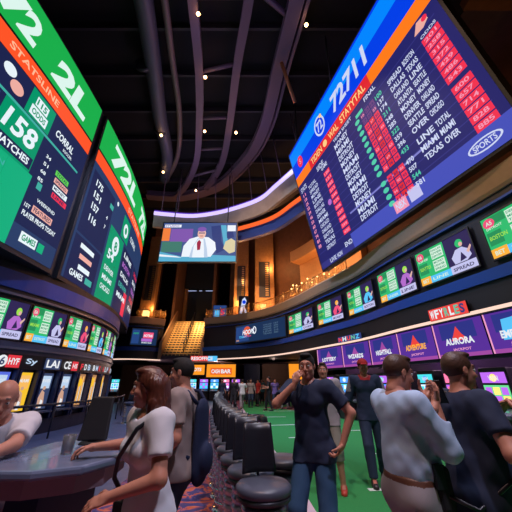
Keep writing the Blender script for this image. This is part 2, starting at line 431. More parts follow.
    G.cone(T(0, 0, -.02), T(0, 0, .09), (.158 if fem else .150)*q+torso_g+(.016 if belt else .004), (.135 if fem else .142)*q+torso_g+(.018 if belt else 0), .05, Mz2)
    if fat: G.ell(T(0, .02+fat*.35, .03), [(.14+fat*.4)*q, (.09+fat*.6)*q, .14*q], .07, Rt)
    legs(G, .012*q, .25 if short_pants else .93, 1.5); G.rough(.003, 30)
    G.plane(T(0, 0, .085 if belt else .06), Rt@np.array([0, 0, 1.]))
    gv, gf = G.net()
    bm_ = lambda c: (((c-pel)@Rt/q)[:, 2] > .05).astype(int) if belt else np.zeros(len(c), int)
    mesh_np('shorts' if short_pants else 'trousers', [(gv, gf, bm_)], [pants, belt or pants], root)
    # ---- shoes
    for i in (0, 1):
        a = ank[i]; K = SDF(a-np.array([.12, .14, .12])*q-.02, a+np.array([.12, .26, .12])*q+.02, hb*.8)
        K.cone(a+np.array([0, -.03, -.035])*q, a+np.array([0, .13, -.05])*q, .045*q, .042*q, .02).cone(a, a+np.array([0, .04, -.03])*q, .045*q, .04*q, .02)
        K.plane((0, 0, a[2]-.083*q), (0, 0, -1.)).plane(a+np.array([0, 0, .02*q]), (0, 0, 1.))
        kv, kf = K.net(); mesh_np('shoe', [(kv, kf, lambda c: (c[:, 2] < a[2]-.066*q).astype(int))], [shoe, mat('shoe sole', (.5, .5, .5), .7)], root)
    J = dict(pel=pel, sh=sh, el=el, wr=wr, hc=hc, Rt=Rt, T=T, knees=knees, ank=ank, Rh=Rh)
    mw = Matrix.Translation(loc)@Matrix.Rotation(rz, 4, 'Z'); J['w'] = lambda p: mw@V(tuple(p))
    return root, J
def skinmat(n, c):
    m = mat(n, c, .5, noise=.08, nscale=30); m['c'] = c; return m
# ================================================================ the setting
black = mat('black matte paint', (.012, .012, .016), .5)
gloss = mat('glossy black', (.006, .006, .010), .4)
navy = mat('navy lacquer', (.008, .06, .34), .4)
navyd = mat('dark navy paint', (.01, .02, .07), .4)
tanm = mat('tan plaster', (.52, .33, .20), .6, noise=.1)
brownw = mat('brown panel', (.13, .06, .035), .6, noise=.3, nscale=3)
bronze = mat('bronze', (.42, .22, .09), .45, .4, noise=.35, nscale=5, bump=.3)
gold = mat('brass', (.75, .48, .18), .3, .9)
greym = mat('grey steel', (.16, .17, .22), .4, .6)
darkm = mat('dark steel', (.05, .05, .06), .4, .5)
plum = mat('plum painted steel', (.15, .10, .15), .5, .2)
white_glow = glow('white screen light', (.85, .9, 1.), 1.)

# carpet with the swirling red and violet pattern
cm = bpy.data.materials.new('patterned carpet'); cm.use_nodes = True; nt = cm.node_tree; b = nt.nodes['Principled BSDF']; b.inputs['Roughness'].default_value = .95
tc = nt.nodes.new('ShaderNodeTexCoord'); wv = nt.nodes.new('ShaderNodeTexNoise'); wv.inputs['Scale'].default_value = 2.6; wv.inputs['Detail'].default_value = 3; wv.inputs['Distortion'].default_value = 2.2
cr = nt.nodes.new('ShaderNodeValToRGB'); e_ = cr.color_ramp.elements
e_[0].position = .34; e_[0].color = (.035, .03, .13, 1); e_[1].position = .62; e_[1].color = (.06, .05, .17, 1)
for p, c in ((.43, (.10, .07, .22, 1)), (.475, (.50, .09, .05, 1)), (.53, (.62, .16, .08, 1)), (.56, (.22, .08, .2, 1))): x = e_.new(p); x.color = c
nt.links.new(tc.outputs['Object'], wv.inputs['Vector']); nt.links.new(wv.outputs['Fac'], cr.inputs[0]); nt.links.new(cr.outputs[0], b.inputs['Base Color'])
tag(MB().box((-32, -8, -.2), (14, 36, 0), cm).build('floor'), kind='structure')
bl = mat('blue grey terrazzo', (.09, .11, .2), .35, noise=.5, nscale=5)
tag(MB().add([(-30, -6, .004), (-2.2, -6, .004), (-2.2, 6, .004), (-2.5, 12, .004), (-3.2, 30, .004), (-30, 30, .004)], [(0, 1, 2, 3, 4, 5)], bl).build('floor_stone'), kind='structure')

# outer shell
tag(MB().box((-32, -8, 17), (14, 36, 17.3), mat('black ceiling', (.01, .009, .012), .9)).build('ceiling'), kind='structure')
tag(MB().box((-32.3, -8, 0), (-32, 36, 17), black).build('wall_left'), kind='structure')
tag(MB().box((14, -8, 0), (14.3, 36, 17), brownw).build('wall_right'), kind='structure')
tag(MB().box((-32, 36, 0), (14, 36.3, 17), mat('dark umber wall', (.03, .018, .015), .8)).build('wall_back'), kind='structure')
tag(MB().box((-32, -8.3, 0), (14, -8, 17), black).build('wall_front'), kind='structure')

# ---------------------------------------------------------------- the atrium ring: right and back
W = smooth([(6.4, -5), (6.35, 2), (6.0, 5), (5.36, 7.5), (4.86, 9.4), (4.35, 11.8), (3.35, 14.4), (2.4, 16.8), (1.2, 19), (-.3, 20.7), (-2, 21.9), (-4.15, 22.9)], 5)
WL = smooth([(-7.55, 23.4), (-8.2, 22.9), (-9.3, 22.35), (-10.6, 22.4), (-12.4, 23.2)], 5)
def Wx(y, off=0., C_=None):       # point and tangent on the ring for a given y
    c = C_ or W
    for i in range(len(c)-1):
        if min(c[i].y, c[i+1].y) <= y <= max(c[i].y, c[i+1].y):
            t = (y-c[i].y)/(c[i+1].y-c[i].y); p = c[i].lerp(c[i+1], t); d = (c[i+1]-c[i]).normalized(); nn = V((d.y, -d.x, 0)); return p+nn*off, d, nn
# artificial turf
turf = mat('artificial turf', (.02, .24, .055), .9, noise=.35, nscale=60, bump=.4)
line_m = mat('white field paint', (.6, .7, .62), .8)
tl = smooth([(.93, -6), (.86, 2), (.72, 4.6), (.62, 6), (.2, 10), (-.45, 16), (-1.0, 22), (-1.2, 27)], 5)
tb_ = MB(); vs = []; n = len(tl)
vs = [(p.x, p.y, z) for p in tl for z in (.002, .02)] + [(Wx(max(-4.9, min(22.8, p.y)), .9)[0].x if p.y < 22 else 6.5, p.y, .02) for p in tl]
tb_.add(vs, [(2*i+1, 2*n+i, 2*n+i+1, 2*i+3) for i in range(n-1)]+[(2*i, 2*i+1, 2*i+3, 2*i+2) for i in range(n-1)], turf)
tf = tb_.build('artificial_turf'); tag(tf, 'bright green artificial turf lawn right of the bar stools', 'turf')
lb = MB()
for (x0, y0, x1, y1, w_) in ((.95, 9.6, 2.0, 9.9, .10), (.45, 12.2, 1.5, 12.4, .12), (1.7, 5.25, 3.2, 5.35, .12), (2.6, 7.6, 4.4, 7.7, .1), (.3, 15, 1.4, 15.1, .12), (3.2, 11, 6, 11.1, .1), (.4, 18, 3, 18.1, .12), (1.0, 3.2, 2.5, 3.25, .08)):
    lb = MB(); lb.add([(x0, y0, .024), (x1, y1, .024), (x1, y1+w_, .024), (x0, y0+w_, .024)], [(0, 1, 2, 3)], line_m); lb.build('field_line', tf)
kerb = sweep(tl, [(-.01, 0), (.12, 0), (.12, .05), (-.01, .05)], mat('pale pink kerb', (.65, .5, .6), .5), 'trim_1', flip=-1); tag(kerb, kind='structure')

def structure(o): return tag(o, kind='structure')
ledge = [(-.05, 5.84), (.0, 5.76), (.5, 5.76), (.5, 6.28), (-.12, 6.28), (-.16, 6.22)]
for C_, sfx in ((W, 'right'), (WL, 'left')):
    f = 1
    structure(sweep(C_, band(.0, .45, 3.14, 3.72), black, 'wall_%s_fascia' % sfx, flip=f))
    structure(sweep(C_, band(-.06, .45, 3.72, 4.0), navy, 'wall_%s_blue_band' % sfx, flip=f))
    structure(sweep(C_, band(.06, .5, 4.0, 5.50), gloss, 'wall_%s_screen_band' % sfx, flip=f))
    structure(sweep(C_, band(-.04, .4, 5.5, 5.56), navy, 'trim_%d' % (2 if f and sfx == 'right' else 3), flip=f))
    structure(sweep(C_, band(.04, .5, 5.56, 5.76), black, 'wall_%s_shadow_band' % sfx, flip=f))  # plain black band below the tan ledge
    structure(sweep(C_, ledge, tanm, 'wall_%s_ledge' % sfx, flip=f))
    structure(sweep(C_, band(.45, 4.2, 5.9, 6.2), brownw, 'floor_balcony_%s' % sfx, flip=f))
    structure(sweep(C_, band(.45, 7.5 if sfx == 'left' else 6.5, 3.16, 3.4), mat('violet grey soffit', (.10, .07, .12), .6), 'ceiling_lower_%s' % sfx, flip=f))
    structure(sweep(C_, band(3.9, 4.2, 6.2, 17), brownw, 'wall_%s_upper' % sfx, flip=f))
for C_, lab in ((W, 'long pale pink light strip curving under the balcony on the turf side'), (WL, 'short pale pink light strip under the balcony left of the stairs')):
    t = empty('light_strip', lab, 'light strip'); sweep(C_, band(-.05, .0, 3.02, 3.14), darkm, 'channel', t); sweep(C_, band(-.075, -.051, 3.05, 3.13), glow('warm strip light', (1., .68, .55), 1.1), 'diffuser', t)
# bulkhead over the machines, and back wall of the lower hall
Wm = [p for p in W if p.y < 15.5]
structure(sweep(Wm, band(.35, .6, 2.05, 3.16), navyd, 'wall_right_bulkhead'))
structure(sweep(Wm, band(1.9, 2.1, 0, 3.16), mat('dark violet wall', (.05, .02, .09), .6), 'wall_right_lower'))
for x0, x1, nm_ in ((-4.25, -4.0, 'right'), (-8.05, -7.8, 'left')): structure(MB().box((x0, 26.5, 3.4), (x1, 30.2, 17), brownw).build('wall_stairwell_'+nm_))
structure(MB().box((-14, 31.5, 0), (8, 31.8, 3.3), mat('umber lower wall', (.09, .045, .03), .7)).build('wall_back_lower'))
structure(MB().box((-14, 23.4, 3.16), (8, 31.8, 3.4), mat('violet grey soffit', (.10, .07, .12), .6)).build('ceiling_lower_back'))

# ---------------------------------------------------------------- left drum
LC = V((-18.87, 11.56, 0)); LR = 11.98
def arc(C0, R_, a0, a1, n=60): return [C0+V((R_*math.cos((a0+(a1-a0)*i/n)/R_), R_*math.sin((a0+(a1-a0)*i/n)/R_), 0)) for i in range(n+1)]
LD = arc(LC, LR, -14, 17)       # outward from the drum = toward the hall: offsets here are negative for inward
def drumF(C0, R_, tilt=0.):
    def F(u, v, n):
        a = u/R_; r = R_+n; return V((C0.x+r*math.cos(a), C0.y+r*math.sin(a), v))
    return F
ld = lambda prof, m, nm: structure(sweep(LD, prof, m, nm))     # right-hand normal of this arc points to the hall
ld(band(-.6, .0, 2.28, 2.62), mat('slate blue fascia', (.06, .07, .12), .4), 'wall_left_fascia')
ld(band(-.6, .08, 2.40, 2.46), greym, 'trim_4')
ld(band(-.6, -.03, 2.62, 3.86), gloss, 'wall_left_monitor_band')
ld(band(-.6, .10, 3.9, 3.97), greym, 'trim_5')
ld(band(-.6, .05, 4.1, 4.62), navy, 'wall_left_navy_band')
ld(band(-.6, .0, 3.86, 4.1), black, 'trim_6'); ld(band(-.6, .0, 4.62, 4.84), black, 'trim_7')
ld(band(-.75, -.5, 0, 2.3), navyd, 'wall_left_kiosk_back')
ld(band(-.5, .0, 1.86, 2.28), gloss, 'wall_left_sign_band')
ld(band(-.5, .02, 0, .42), mat('dark plinth', (.03, .03, .05), .4), 'baseboard_left')
BC = V((-46.66, 7.26, 0)); BR_ = 39.77
structure(sweep(arc(BC, BR_, -16, 15, 60), band(-1.2, -.16, 4.84, 12.9), black, 'wall_left_upper_drum'))

# monitors in bands -------------------------------------------------
g_ = glow('monitor green', (.03, .50, .16)); g2 = glow('monitor dark green', (.02, .28, .10)); cream = glow('monitor pale text block', (.65, .85, .70)); dk = glow('monitor midnight', (.03, .02, .09))
org = glow('monitor orange', (1., .45, .05)); cy = glow('monitor cyan', (.10, .55, .95)); lav = glow('monitor lavender', (.55, .55, .85)); pk = glow('monitor pink', (.85, .08, .20)); ink = glow('monitor lettering green', (.02, .30, .15)); lime = glow('monitor lime', (.35, .75, .08)); vio = glow('monitor violet', (.45, .15, .6)); skn = glow('monitor skin tone', (.75, .45, .38))
def monitor(F, w_, h_, label, group, v=0):
    t = empty('wall_monitor', label, 'monitor', F(w_/2, 0, 0), 0, group); inv = Matrix.Translation(-t.location)
    G = lambda u, vv, n: F(u, vv, n)-t.location
    s = Face(G, t); k = 4
    mb = MB()
    for (a0, b0, a1, b1) in ((-.04, -.04, w_+.04, 0), (-.04, h_, w_+.04, h_+.04), (-.04, 0, 0, h_), (w_, 0, w_+.04, h_)):
        vs = [G(a, bb, n) for n in (-.02, .03) for a, bb in ((a0, b0), (a1, b0), (a1, b1), (a0, b1))]
        mb.add(vs, [(3, 2, 1, 0), (4, 5, 6, 7), (0, 1, 5, 4), (1, 2, 6, 5), (2, 3, 7, 6), (3, 0, 4, 7)], black)
    mb.build('bezel', t)
    s.quad('screen', g_, 0, 0, w_*.56, h_, .004, k); s.quad('screen', dk, w_*.56, 0, w_, h_, .004, k)
    P = 'screen_graphics'
    s.quad(P, g2, w_*.02, h_*.30, w_*.2, h_*.62, .007, 1); s.quad(P, g2, w_*.10, h_*.78, w_*.30, h_*.98, .007, 1)
    s.disc(P, pk, w_*.09, h_*.84, w_*.075, .009, ry=h_*.12); s.text(P, cream, random.choice(('A5', 'R4', 'C7', 'E6')), w_*.05, h_*.79, h_*.1, w_*.08, .011)
    for r in range(2):
        y0 = h_*(.27+.36*r); s.quad(P, cream, w_*.31, y0, w_*.53, y0+h_*.31, .009, 1)
        for q_ in range(3): s.text(P, ink, random.choice(WORDS), w_*.325, y0+h_*(.03+.095*q_), h_*.06, w_*.19, .012)
    s.text(P, cream, random.choice(WORDS), w_*.04, h_*.68, h_*.06, w_*.2, .012); s.text(P, lime, random.choice(WORDS), w_*.04, h_*.42, h_*.1, w_*.22, .012)
    s.quad(P, org, 0, 0, w_*.2, h_*.22, .008, 1); s.text(P, cream, 'BET', w_*.04, h_*.06, h_*.1, w_*.12, .012)
    s.quad(P, cy, w_*.2, 0, w_*.58, h_*.2, .008, 2); s.quad(P, lav, w_*.58, 0, w_, h_*.22, .008, 2)
    s.text(P, dk, random.choice(WORDS), w_*.62, h_*.06, h_*.09, w_*.32, .012); s.text(P, cream, random.choice(WORDS), w_*.24, h_*.06, h_*.08, w_*.28, .012)
    # the athlete on the dark half
    cx = w_*.79; col = (vio, lav, pk, cy)[v % 4]; hel = (lime, g_, org, lime)[v % 4]
    s.poly(P, col, [(cx-w_*.12, h_*.24), (cx-w_*.15, h_*.42), (cx-w_*.06, h_*.6), (cx+w_*.05, h_*.62), (cx+w_*.14, h_*.5), (cx+w_*.16, h_*.34), (cx+w_*.08, h_*.24)], .009)
    s.poly(P, dk, [(cx-w_*.03, h_*.26), (cx+w_*.02, h_*.5), (cx+w_*.08, h_*.3)], .011)
    s.disc(P, hel, cx+w_*.02, h_*.74, w_*.06, .010, ry=h_*.11); s.disc(P, skn, cx+w_*.045, h_*.70, w_*.03, .012, ry=h_*.06)
    s.poly(P, skn, [(cx+w_*.10, h_*.46), (cx+w_*.18, h_*.60), (cx+w_*.19, h_*.55), (cx+w_*.13, h_*.40)], .012)
    s.done(); return t
DF = drumF(LC, LR)
seat_ = ['partly cut off by the photo edge', 'above the kiosk with the red plate', 'above the narrow dark kiosk', 'above the amber lit kiosks', 'next to last before the drum turns away', 'last before the drum turns away', 'hidden on the far turn of the drum', 'beyond the turn of the drum']
order = ['first', 'second', 'third', 'fourth', 'fifth', 'sixth', 'seventh', 'eighth']
for i in range(8):
    a0 = -4.18+1.53*i
    F = (lambda a0: lambda u, v, n: DF(a0+u, 2.68+v, n+.0))(a0)
    monitor(F, 1.4, 1.08, 'green sports monitor on the left drum, %s' % seat_[i], 'monitors round the left drum', i)
def ringF(y0, y1, z0):
    p, _, _ = Wx(y0); q, _, _ = Wx(y1); d = (p-q); L = d.length; d.normalize(); nn = V((d.y, -d.x, 0))   # from far (left in view) to near
    if nn.dot(V((0, 10, 0))-p) < 0: nn = -nn
    o = V((q.x, q.y, z0))+nn*-.0
    return (lambda u, v, n: o+d*u+V((0, 0, v))+nn*(n+.02)), L
spots = [(17.5, 15.1), (14.6, 12.75), (12.35, 10.6), (10.2, 8.45), (8.25, 6.5), (6.15, 4.3), (3.5, 1.5)]
nm = ['farthest along, nearest the dark wide screen', 'second from the dark wide screen', 'third from the dark wide screen', 'fourth from the dark wide screen', 'above the largest violet signboard', 'cut off by the photo edge', 'nearest and out past the photo edge']
for i, (y1, y0) in enumerate(spots[:6]):
    F, L = ringF(y0, y1, 4.18); monitor(F, L, 1.06, 'green sports monitor on the turf side band, %s' % nm[i], 'monitors along the turf side band', i+1)
# wide dark screen at the back, and the small pink one left of the stairs
def wide(F, w_, h_, label, kind):
    t = empty('wide_screen', label, 'screen', F(w_/2, 0, 0)); G = lambda u, v, n: F(u, v, n)-t.location; s = Face(G, t)
    slab('bezel', G, w_, h_, .06, black, t, .06)
    s.quad('screen', glow('screen midnight blue', (.01, .03, .09)), 0, 0, w_, h_, .004)
    P = 'screen_graphics'; s.quad(P, glow('screen deep blue', (.02, .06, .22)), .05, .1, w_*.3, h_-.1, .006)
    if kind:
        s.disc(P, glow('basketball red', (.75, .10, .04)), w_*.26, h_*.62, .38, .010, ry=.33); s.poly(P, dk, [(w_*.26-.3, h_*.66), (w_*.26+.3, h_*.74), (w_*.26+.3, h_*.71), (w_*.26-.3, h_*.63)], .012)
        s.text(P, white_glow, 'HOOPS', w_*.16, h_*.42, .34, 1.3, .016, .03, .2); s.disc(P, white_glow, w_*.42, h_*.6, .2, .01, ry=.26); s.disc(P, dk, w_*.42, h_*.6, .13, .013, ry=.18)
        s.text(P, cy, 'TONIGHT', w_*.08, h_*.25, .16, .9, .012); s.text(P, pk, 'LIVE ODDS', w_*.19, h_*.28, .1, .8, .012); s.text(P, org, 'NEWS', .1, .12, .1, .3, .012)
        for r in range(5):
            s.text(P, glow('screen dim text', (.08, .14, .22)), random.choice(WORDS), w_*.6, h_*(.25+.12*r), .1, .8, .012); s.text(P, glow('screen dim text', (.08, .14, .22)), str(random.randint(100, 999)), w_*.8, h_*(.25+.12*r), .1, .4, .012)
    else:
        s.quad(P, pk, w_*.45, h_*.42, w_*.85, h_*.8, .01); s.text(P, white_glow, 'NOTING', w_*.47, h_*.5, h_*.17, w_*.36, .014, .03, .2); s.quad(P, vio, w_*.4, h_*.22, w_*.82, h_*.4, .01)
        s.text(P, white_glow, 'SPORTS BAR', w_*.42, h_*.1, h_*.09, w_*.4, .012); s.text(P, g_, 'CONTEST', .1, h_*.65, .12, .4, .012)
    s.done(); return t
F, L = ringF(17.9, 21.6, 4.12); wide(F, L, 1.22, 'wide dark blue screen with red basketball emblem right of the stairs', 1)
p0, p1 = V((-9.55, 22.1, 4.12)), V((-7.85, 22.85, 4.12)); F = frame_from(p0-(p1-p0).normalized().cross(V((0, 0, 1)))*-.05, p1-p0, V((0, 0, 1)))
wide(F, (p1-p0).length, 1.2, 'dark screen with pink plate left of the stairs', 0)
# ================================================================ big screens on the left drum
BF0 = drumF(BC, BR_)
hdr = glow('led header green', (.01, .42, .07)); hdr_t = glow('led header lettering', (.72, .92, .85), 1.); ored = glow('led ticker red orange', (1., .09, .02)); obr = glow('led ticker pale orange', (1., .5, .3)); scr_navy = glow('led panel midnight', (.012, .018, .075)); scr_slate = glow('led panel slate blue', (.02, .045, .13)); scr_mint = glow('led panel mint green', (.0, .30, .14)); scr_mint2 = glow('led panel bright mint', (.005, .42, .20)); wt = glow('led white lettering', (.8, .9, .95)); tl_ = glow('led teal line', (.05, .42, .35)); salmon = glow('led salmon', (.85, .42, .36)); redt = glow('led red', (.8, .03, .08)); limel = glow('led lime', (.12, .65, .08))
def led_left(a0, a1, z0, z1, label):
    F0 = lambda u, v, n: BF0(u, v, n)
    org_ = BF0((a0+a1)/2, z0, 0); t = empty('led_video_wall', label, 'video screen', org_)
    def G(u, v, n): return BF0(u, z0+(v-z0)*(1+.0045*max(0, u)), n-.02)-org_
    s = Face(G, t)
    k = max(6, int((a1-a0)/.5)); vs = []
    for i in range(k+1):
        u = a0-.12+(a1-a0+.24)*i/k
        for n_, v_ in ((-.14, z0-.14), (-.006, z0-.14), (-.006, z1+.06), (-.14, z1+.06)): vs.append(G(u, v_, n_))
    MB().add(vs, [(i*4+j, i*4+(j+1) % 4, (i+1)*4+(j+1) % 4, (i+1)*4+j) for i in range(k) for j in range(4)]+[(0, 1, 2, 3), (k*4+3, k*4+2, k*4+1, k*4)], black).build('cabinet', t)
    return s
# panel one: cut off by the left edge of the photo
s = led_left(-9, 1.55, 4.98, 12.6, 'huge curved odds screen with 158 on green, nearest on the left drum')
zt = 12.6
s.quad('header_band', hdr, -9, 10.75, 1.55, 12.6, .005)
s.quad('ticker_band', ored, -9, 10.02, 1.55, 10.66, .005)
s.text('header_lettering', hdr_t, '72', -3.2, 10.95, 1.15, 1.25, .02, .04, .1); s.text('header_lettering', hdr_t, '2L', -1.2, 10.95, 1.12, 1.95, .02, .05, .1)
s.text('ticker_lettering', obr, 'STATSLINE', -2.5, 10.2, .26, 2.0, .015, .02); pass
s.quad('screen', scr_navy, -9, 4.98, 1.55, 10.0, .003)
g = 'odds_graphics'
s.quad(g, tl_, -9, 8.83, 1.3, 8.92, .008)
s.quad(g, scr_mint, -2.0, 4.98, -.55, 8.83, .006); s.quad(g, scr_mint2, -2.7, 4.98, -.4, 7.3, .007); s.quad(g, scr_mint, -9, 4.98, -2.8, 6.9, .006)
s.quad(g, scr_slate, -9, 7.0, -2.15, 8.75, .006); s.quad(g, scr_navy, -.35, 5.75, 1.4, 8.6, .009); s.quad(g, scr_slate, -.4, 4.98, 1.5, 5.7, .009)
s.quad(g, scr_mint, -1.45, 8.95, -.45, 9.95, .007)
s.quad(g, wt, -1.22, 9.45, -.72, 9.8, .010); s.quad(g, wt, -1.3, 9.03, -.62, 9.4, .010)
s.text(g, scr_mint, '115', -1.18, 9.5, .24, .4, .014, .03); s.text(g, scr_mint, 'ODDS', -1.24, 9.1, .22, .55, .014, .03)
s.text(g, wt, '158', -1.85, 7.95, .72, 1.15, .012, .03, .1)
s.quad(g, scr_navy, -1.95, 7.38, -.58, 7.78, .010); s.text(g, wt, 'MATCHES', -1.85, 7.46, .25, 1.15, .014, .03)
for r in range(3): s.text(g, tl_, WORDS[r+4], -2.5, 6.9-.33*r, .17, 1.2, .012); s.text(g, wt, WORDS[r+8], -2.6, 5.6-.25*r, .16, .9, .012)
s.text(g, wt, 'CORRAL', -.2, 9.25, .3, .95, .012, .03, .2); s.text(g, wt, 'SOCCER', .3, 9.02, .12, .5, .012)
s.disc(g, wt, -2.2, 9.6, .2, .01); s.disc(g, salmon, -1.85, 9.3, .22, .01); s.disc(g, wt, -2.75, 9.5, .2, .01)
for i, c in enumerate((limel, salmon, wt, redt)): s.quad(g, c, .35+.05*i, 8.0-.27*i, 1.05+.08*i, 8.2-.27*i, .012); s.text(g, scr_navy, WORDS[i], .4+.05*i, 8.04-.27*i, .12, .6, .015)
for i in range(4): s.text(g, wt, str(34+17*i), -.22, 8.25-.3*i, .13, .22, .012)
s.quad(g, tl_, -.15, 7.05, .05, 7.3, .012)
s.text(g, wt, 'WEEKEND', .05, 6.68, .12, .85, .012); s.quad(g, salmon, .0, 6.28, .9, 6.52, .012); s.text(g, scr_navy, 'FEATURED', .06, 6.32, .16, .78, .015)
s.text(g, wt, 'PLAYER PROPS TODAY', -.28, 6.02, .17, 1.5, .012, .03); s.text(g, wt, '1ST', -.3, 6.3, .13, .22, .012)
s.quad(g, wt, -.05, 5.25, .62, 5.58, .012); s.text(g, scr_mint, 'GAMES', .02, 5.32, .2, .55, .015, .03); s.quad(g, scr_mint2, .68, 5.25, .95, 5.55, .012)
s.done()
# panel two: turns away with the drum
s = led_left(2.1, 13.0, 4.98, 12.7, 'huge curved odds screen beyond the first one, where the left drum turns away')
s.quad('header_band', hdr, 2.1, 10.95, 13.0, 12.7, .005); s.quad('ticker_band', ored, 2.1, 10.25, 13.0, 10.85, .005)
s.text('header_lettering', hdr_t, '72L', 3.2, 11.15, 1.25, 4.3, .02, .05, .1); s.text('header_lettering', hdr_t, '72L', 9.0, 11.15, 1.25, 3.4, .02, .05, .1)
s.text('ticker_lettering', obr, 'STATSLINE', 6.5, 10.4, .3, 3.5, .015)
s.quad('screen', scr_slate, 2.1, 4.98, 13.0, 10.23, .003); s.quad(g, scr_navy, 2.25, 6.9, 4.6, 9.9, .006); s.quad(g, scr_navy, 2.25, 4.98, 4.5, 6.8, .006)
s.quad(g, scr_mint, 4.8, 4.98, 7.0, 8.6, .008); s.quad(g, scr_mint, 6.2, 8.7, 7.6, 10.0, .008); s.quad(g, scr_navy, 7.2, 4.98, 10.2, 8.5, .008); s.quad(g, scr_navy, 10.4, 4.98, 13.0, 8.5, .008)
s.disc(g, wt, 6.9, 9.3, .42, .012, ry=.4); s.disc(g, scr_mint, 6.9, 9.3, .2, .014, ry=.2); s.disc(g, wt, 5.9, 7.9, .5, .012, ry=.5); s.text(g, scr_mint, '8', 5.7, 7.6, .55, .4, .015, .03)
s.text(g, wt, '54', 5.1, 7.0, .5, .9, .014, .03)
for i, tx in enumerate(('175', '151', '157', '116')): s.text(g, wt, tx, 2.6+.05*i, 9.3-.55*i, .33, .62, .012, .03)
s.quad(g, tl_, 4.2, 9.2, 4.6, 9.45, .012); s.text(g, wt, '4', 4.1, 8.5, .2, .15, .012); s.text(g, wt, '7', 4.1, 8.0, .2, .15, .012)
for i in range(3): s.quad(g, (wt, salmon, wt)[i], 2.75+.1*i, 6.4-.42*i, 3.9, 6.6-.42*i, .012); s.text(g, wt, WORDS[i+6], 5.1, 6.4-.45*i, .25, 1.3, .012)
s.text(g, wt, 'GAMES', 2.5, 5.2, .25, 1.0, .012, .03); s.quad(g, tl_, 3.7, 5.2, 4.3, 5.45, .012)
for i in range(5): s.text(g, (wt, vio, wt, tl_, wt)[i], WORDS[i+3], 7.5, 8.0-.55*i, .28, 2.0, .012, .03); s.text(g, (redt, wt, vio, redt, wt)[i], WORDS[i+9], 10.8, 8.0-.55*i, .28, 1.9, .012, .03)
s.text(g, wt, 'CORRAL', 8.0, 9.2, .35, 1.6, .012); s.disc(g, wt, 5.0, 9.9, .12, .012)
s.quad(g, redt, 9.0, 5.1, 9.9, 6.4, .012)
s.done()

# ================================================================ the great flat screen over the turf
X_ = V((.29387, -.95585, 0)); Y_ = V((-.19437, -.05976, .97911)); O_ = V((3.2694, 12.7339, 6.5)); LW, LH = 8.75, 7.02
t = empty('led_video_wall', 'giant tilted odds board headed 72711 hanging over the turf', 'video screen', O_)
F = frame_from((0, 0, 0), X_, Y_); s = Face(F, t)
slab('cabinet', F, LW, LH, .35, black, t, .08)
blu = glow('board blue', (.0, .05, .80)); blu2 = glow('board bright blue', (.0, .24, 1.)); oran = glow('board orange', (1., .20, .01)); redb = glow('board red', (.75, .02, .03)); nvy = glow('board navy', (.018, .018, .14)); nvy2 = glow('board mid navy', (.035, .035, .22)); peri = glow('board periwinkle', (.06, .08, .48)); wtx = glow('board white lettering', (.62, .68, .90)); rr_ = glow('board row red', (.88, .03, .08)); mint = glow('board mint', (.08, .6, .4)); pinkr = glow('board pink', (.9, .3, .45)); yel = glow('board yellow orange', (1., .62, .25)); pu = glow('board plum', (.12, .04, .2))
s.quad('header_band', blu, 0, 5.36, LW, LH, .005); s.quad('header_band', blu2, 0, 6.15, LW, LH-.12, .007)
s.quad('ticker_band', oran, 0, 4.82, LW, 5.36, .005); s.quad('ticker_band', redb, 1.5, 4.82, 6.1, 5.36, .008)
s.text('header_lettering', wtx, '72711', 4.1, 5.66, .82, 2.35, .02, .035, .15)
s.disc('emblem', wtx, 3.05, 6.1, .42, .012, ry=.5); s.disc('emblem', blu, 3.05, 6.1, .33, .014, ry=.40); s.text('emblem', wtx, '72', 2.82, 5.85, .5, .46, .018, .03); s.disc('emblem', yel, 3.3, 6.45, .1, .018)
s.disc('emblem', rr_, .85, 5.9, .26, .012, ry=.32); s.text('emblem', pinkr, 'S', .76, 5.75, .3, .18, .016, .02)
s.text('ticker_lettering', yel, 'TIDEN', 1.7, 4.93, .32, 1.0, .015, .02); s.disc('ticker_lettering', yel, 3.0, 5.09, .16, .012); s.text('ticker_lettering', yel, 'WAL', 3.35, 4.93, .32, .7, .015, .02); s.text('ticker_lettering', yel, 'STATYTAL', 4.25, 4.93, .32, 1.6, .015, .02)
s.quad('screen', nvy, 0, 0, LW, 4.82, .004)
g = 'odds_columns'
s.quad('footer_band', peri, 2.6, 0, LW, .62, .007); s.quad('footer_band', nvy2, 0, 0, 2.6, .3, .007)
s.quad('footer_band', glow('board pale rule', (.2, .2, .6)), 3.0, 1.33, 7.2, 1.40, .008)
for i in range(12): s.quad('footer_band', nvy2, .1, .75+.33*i, LW-.2, .78+.33*i, .006)
s.text(g, wtx, 'STATS', .15, 4.3, .28, .6, .012); s.text(g, wtx, 'SIDE', 1.9, 4.35, .25, .6, .012)
for i in range(12): s.text(g, pinkr, str(11+7*i), .22+.0*i, 4.0-.27*i, .17, .25, .012, .03)
for i in range(13): s.text(g, wtx, WORDS[i % 15], .85, 4.05-.28*i, .19, .72+.1*random.random(), .012, .02)
for i in range(11): s.quad(g, rr_, 2.25, 3.75-.3*i, 2.72, 3.97-.3*i, .010); s.text(g, pinkr, str(120+31*i), 2.3, 3.79-.3*i, .13, .37, .014)
s.text(g, wtx, 'GAME', 2.2, 4.15, .2, .5, .012); s.text(g, wtx, 'END', 2.1, .25, .2, .5, .012)
for i in range(12): s.text(g, wtx, WORDS[(i*5+2) % 15], 3.45, 4.25-.32*i, .24, .85+.15*random.random(), .012, .025)
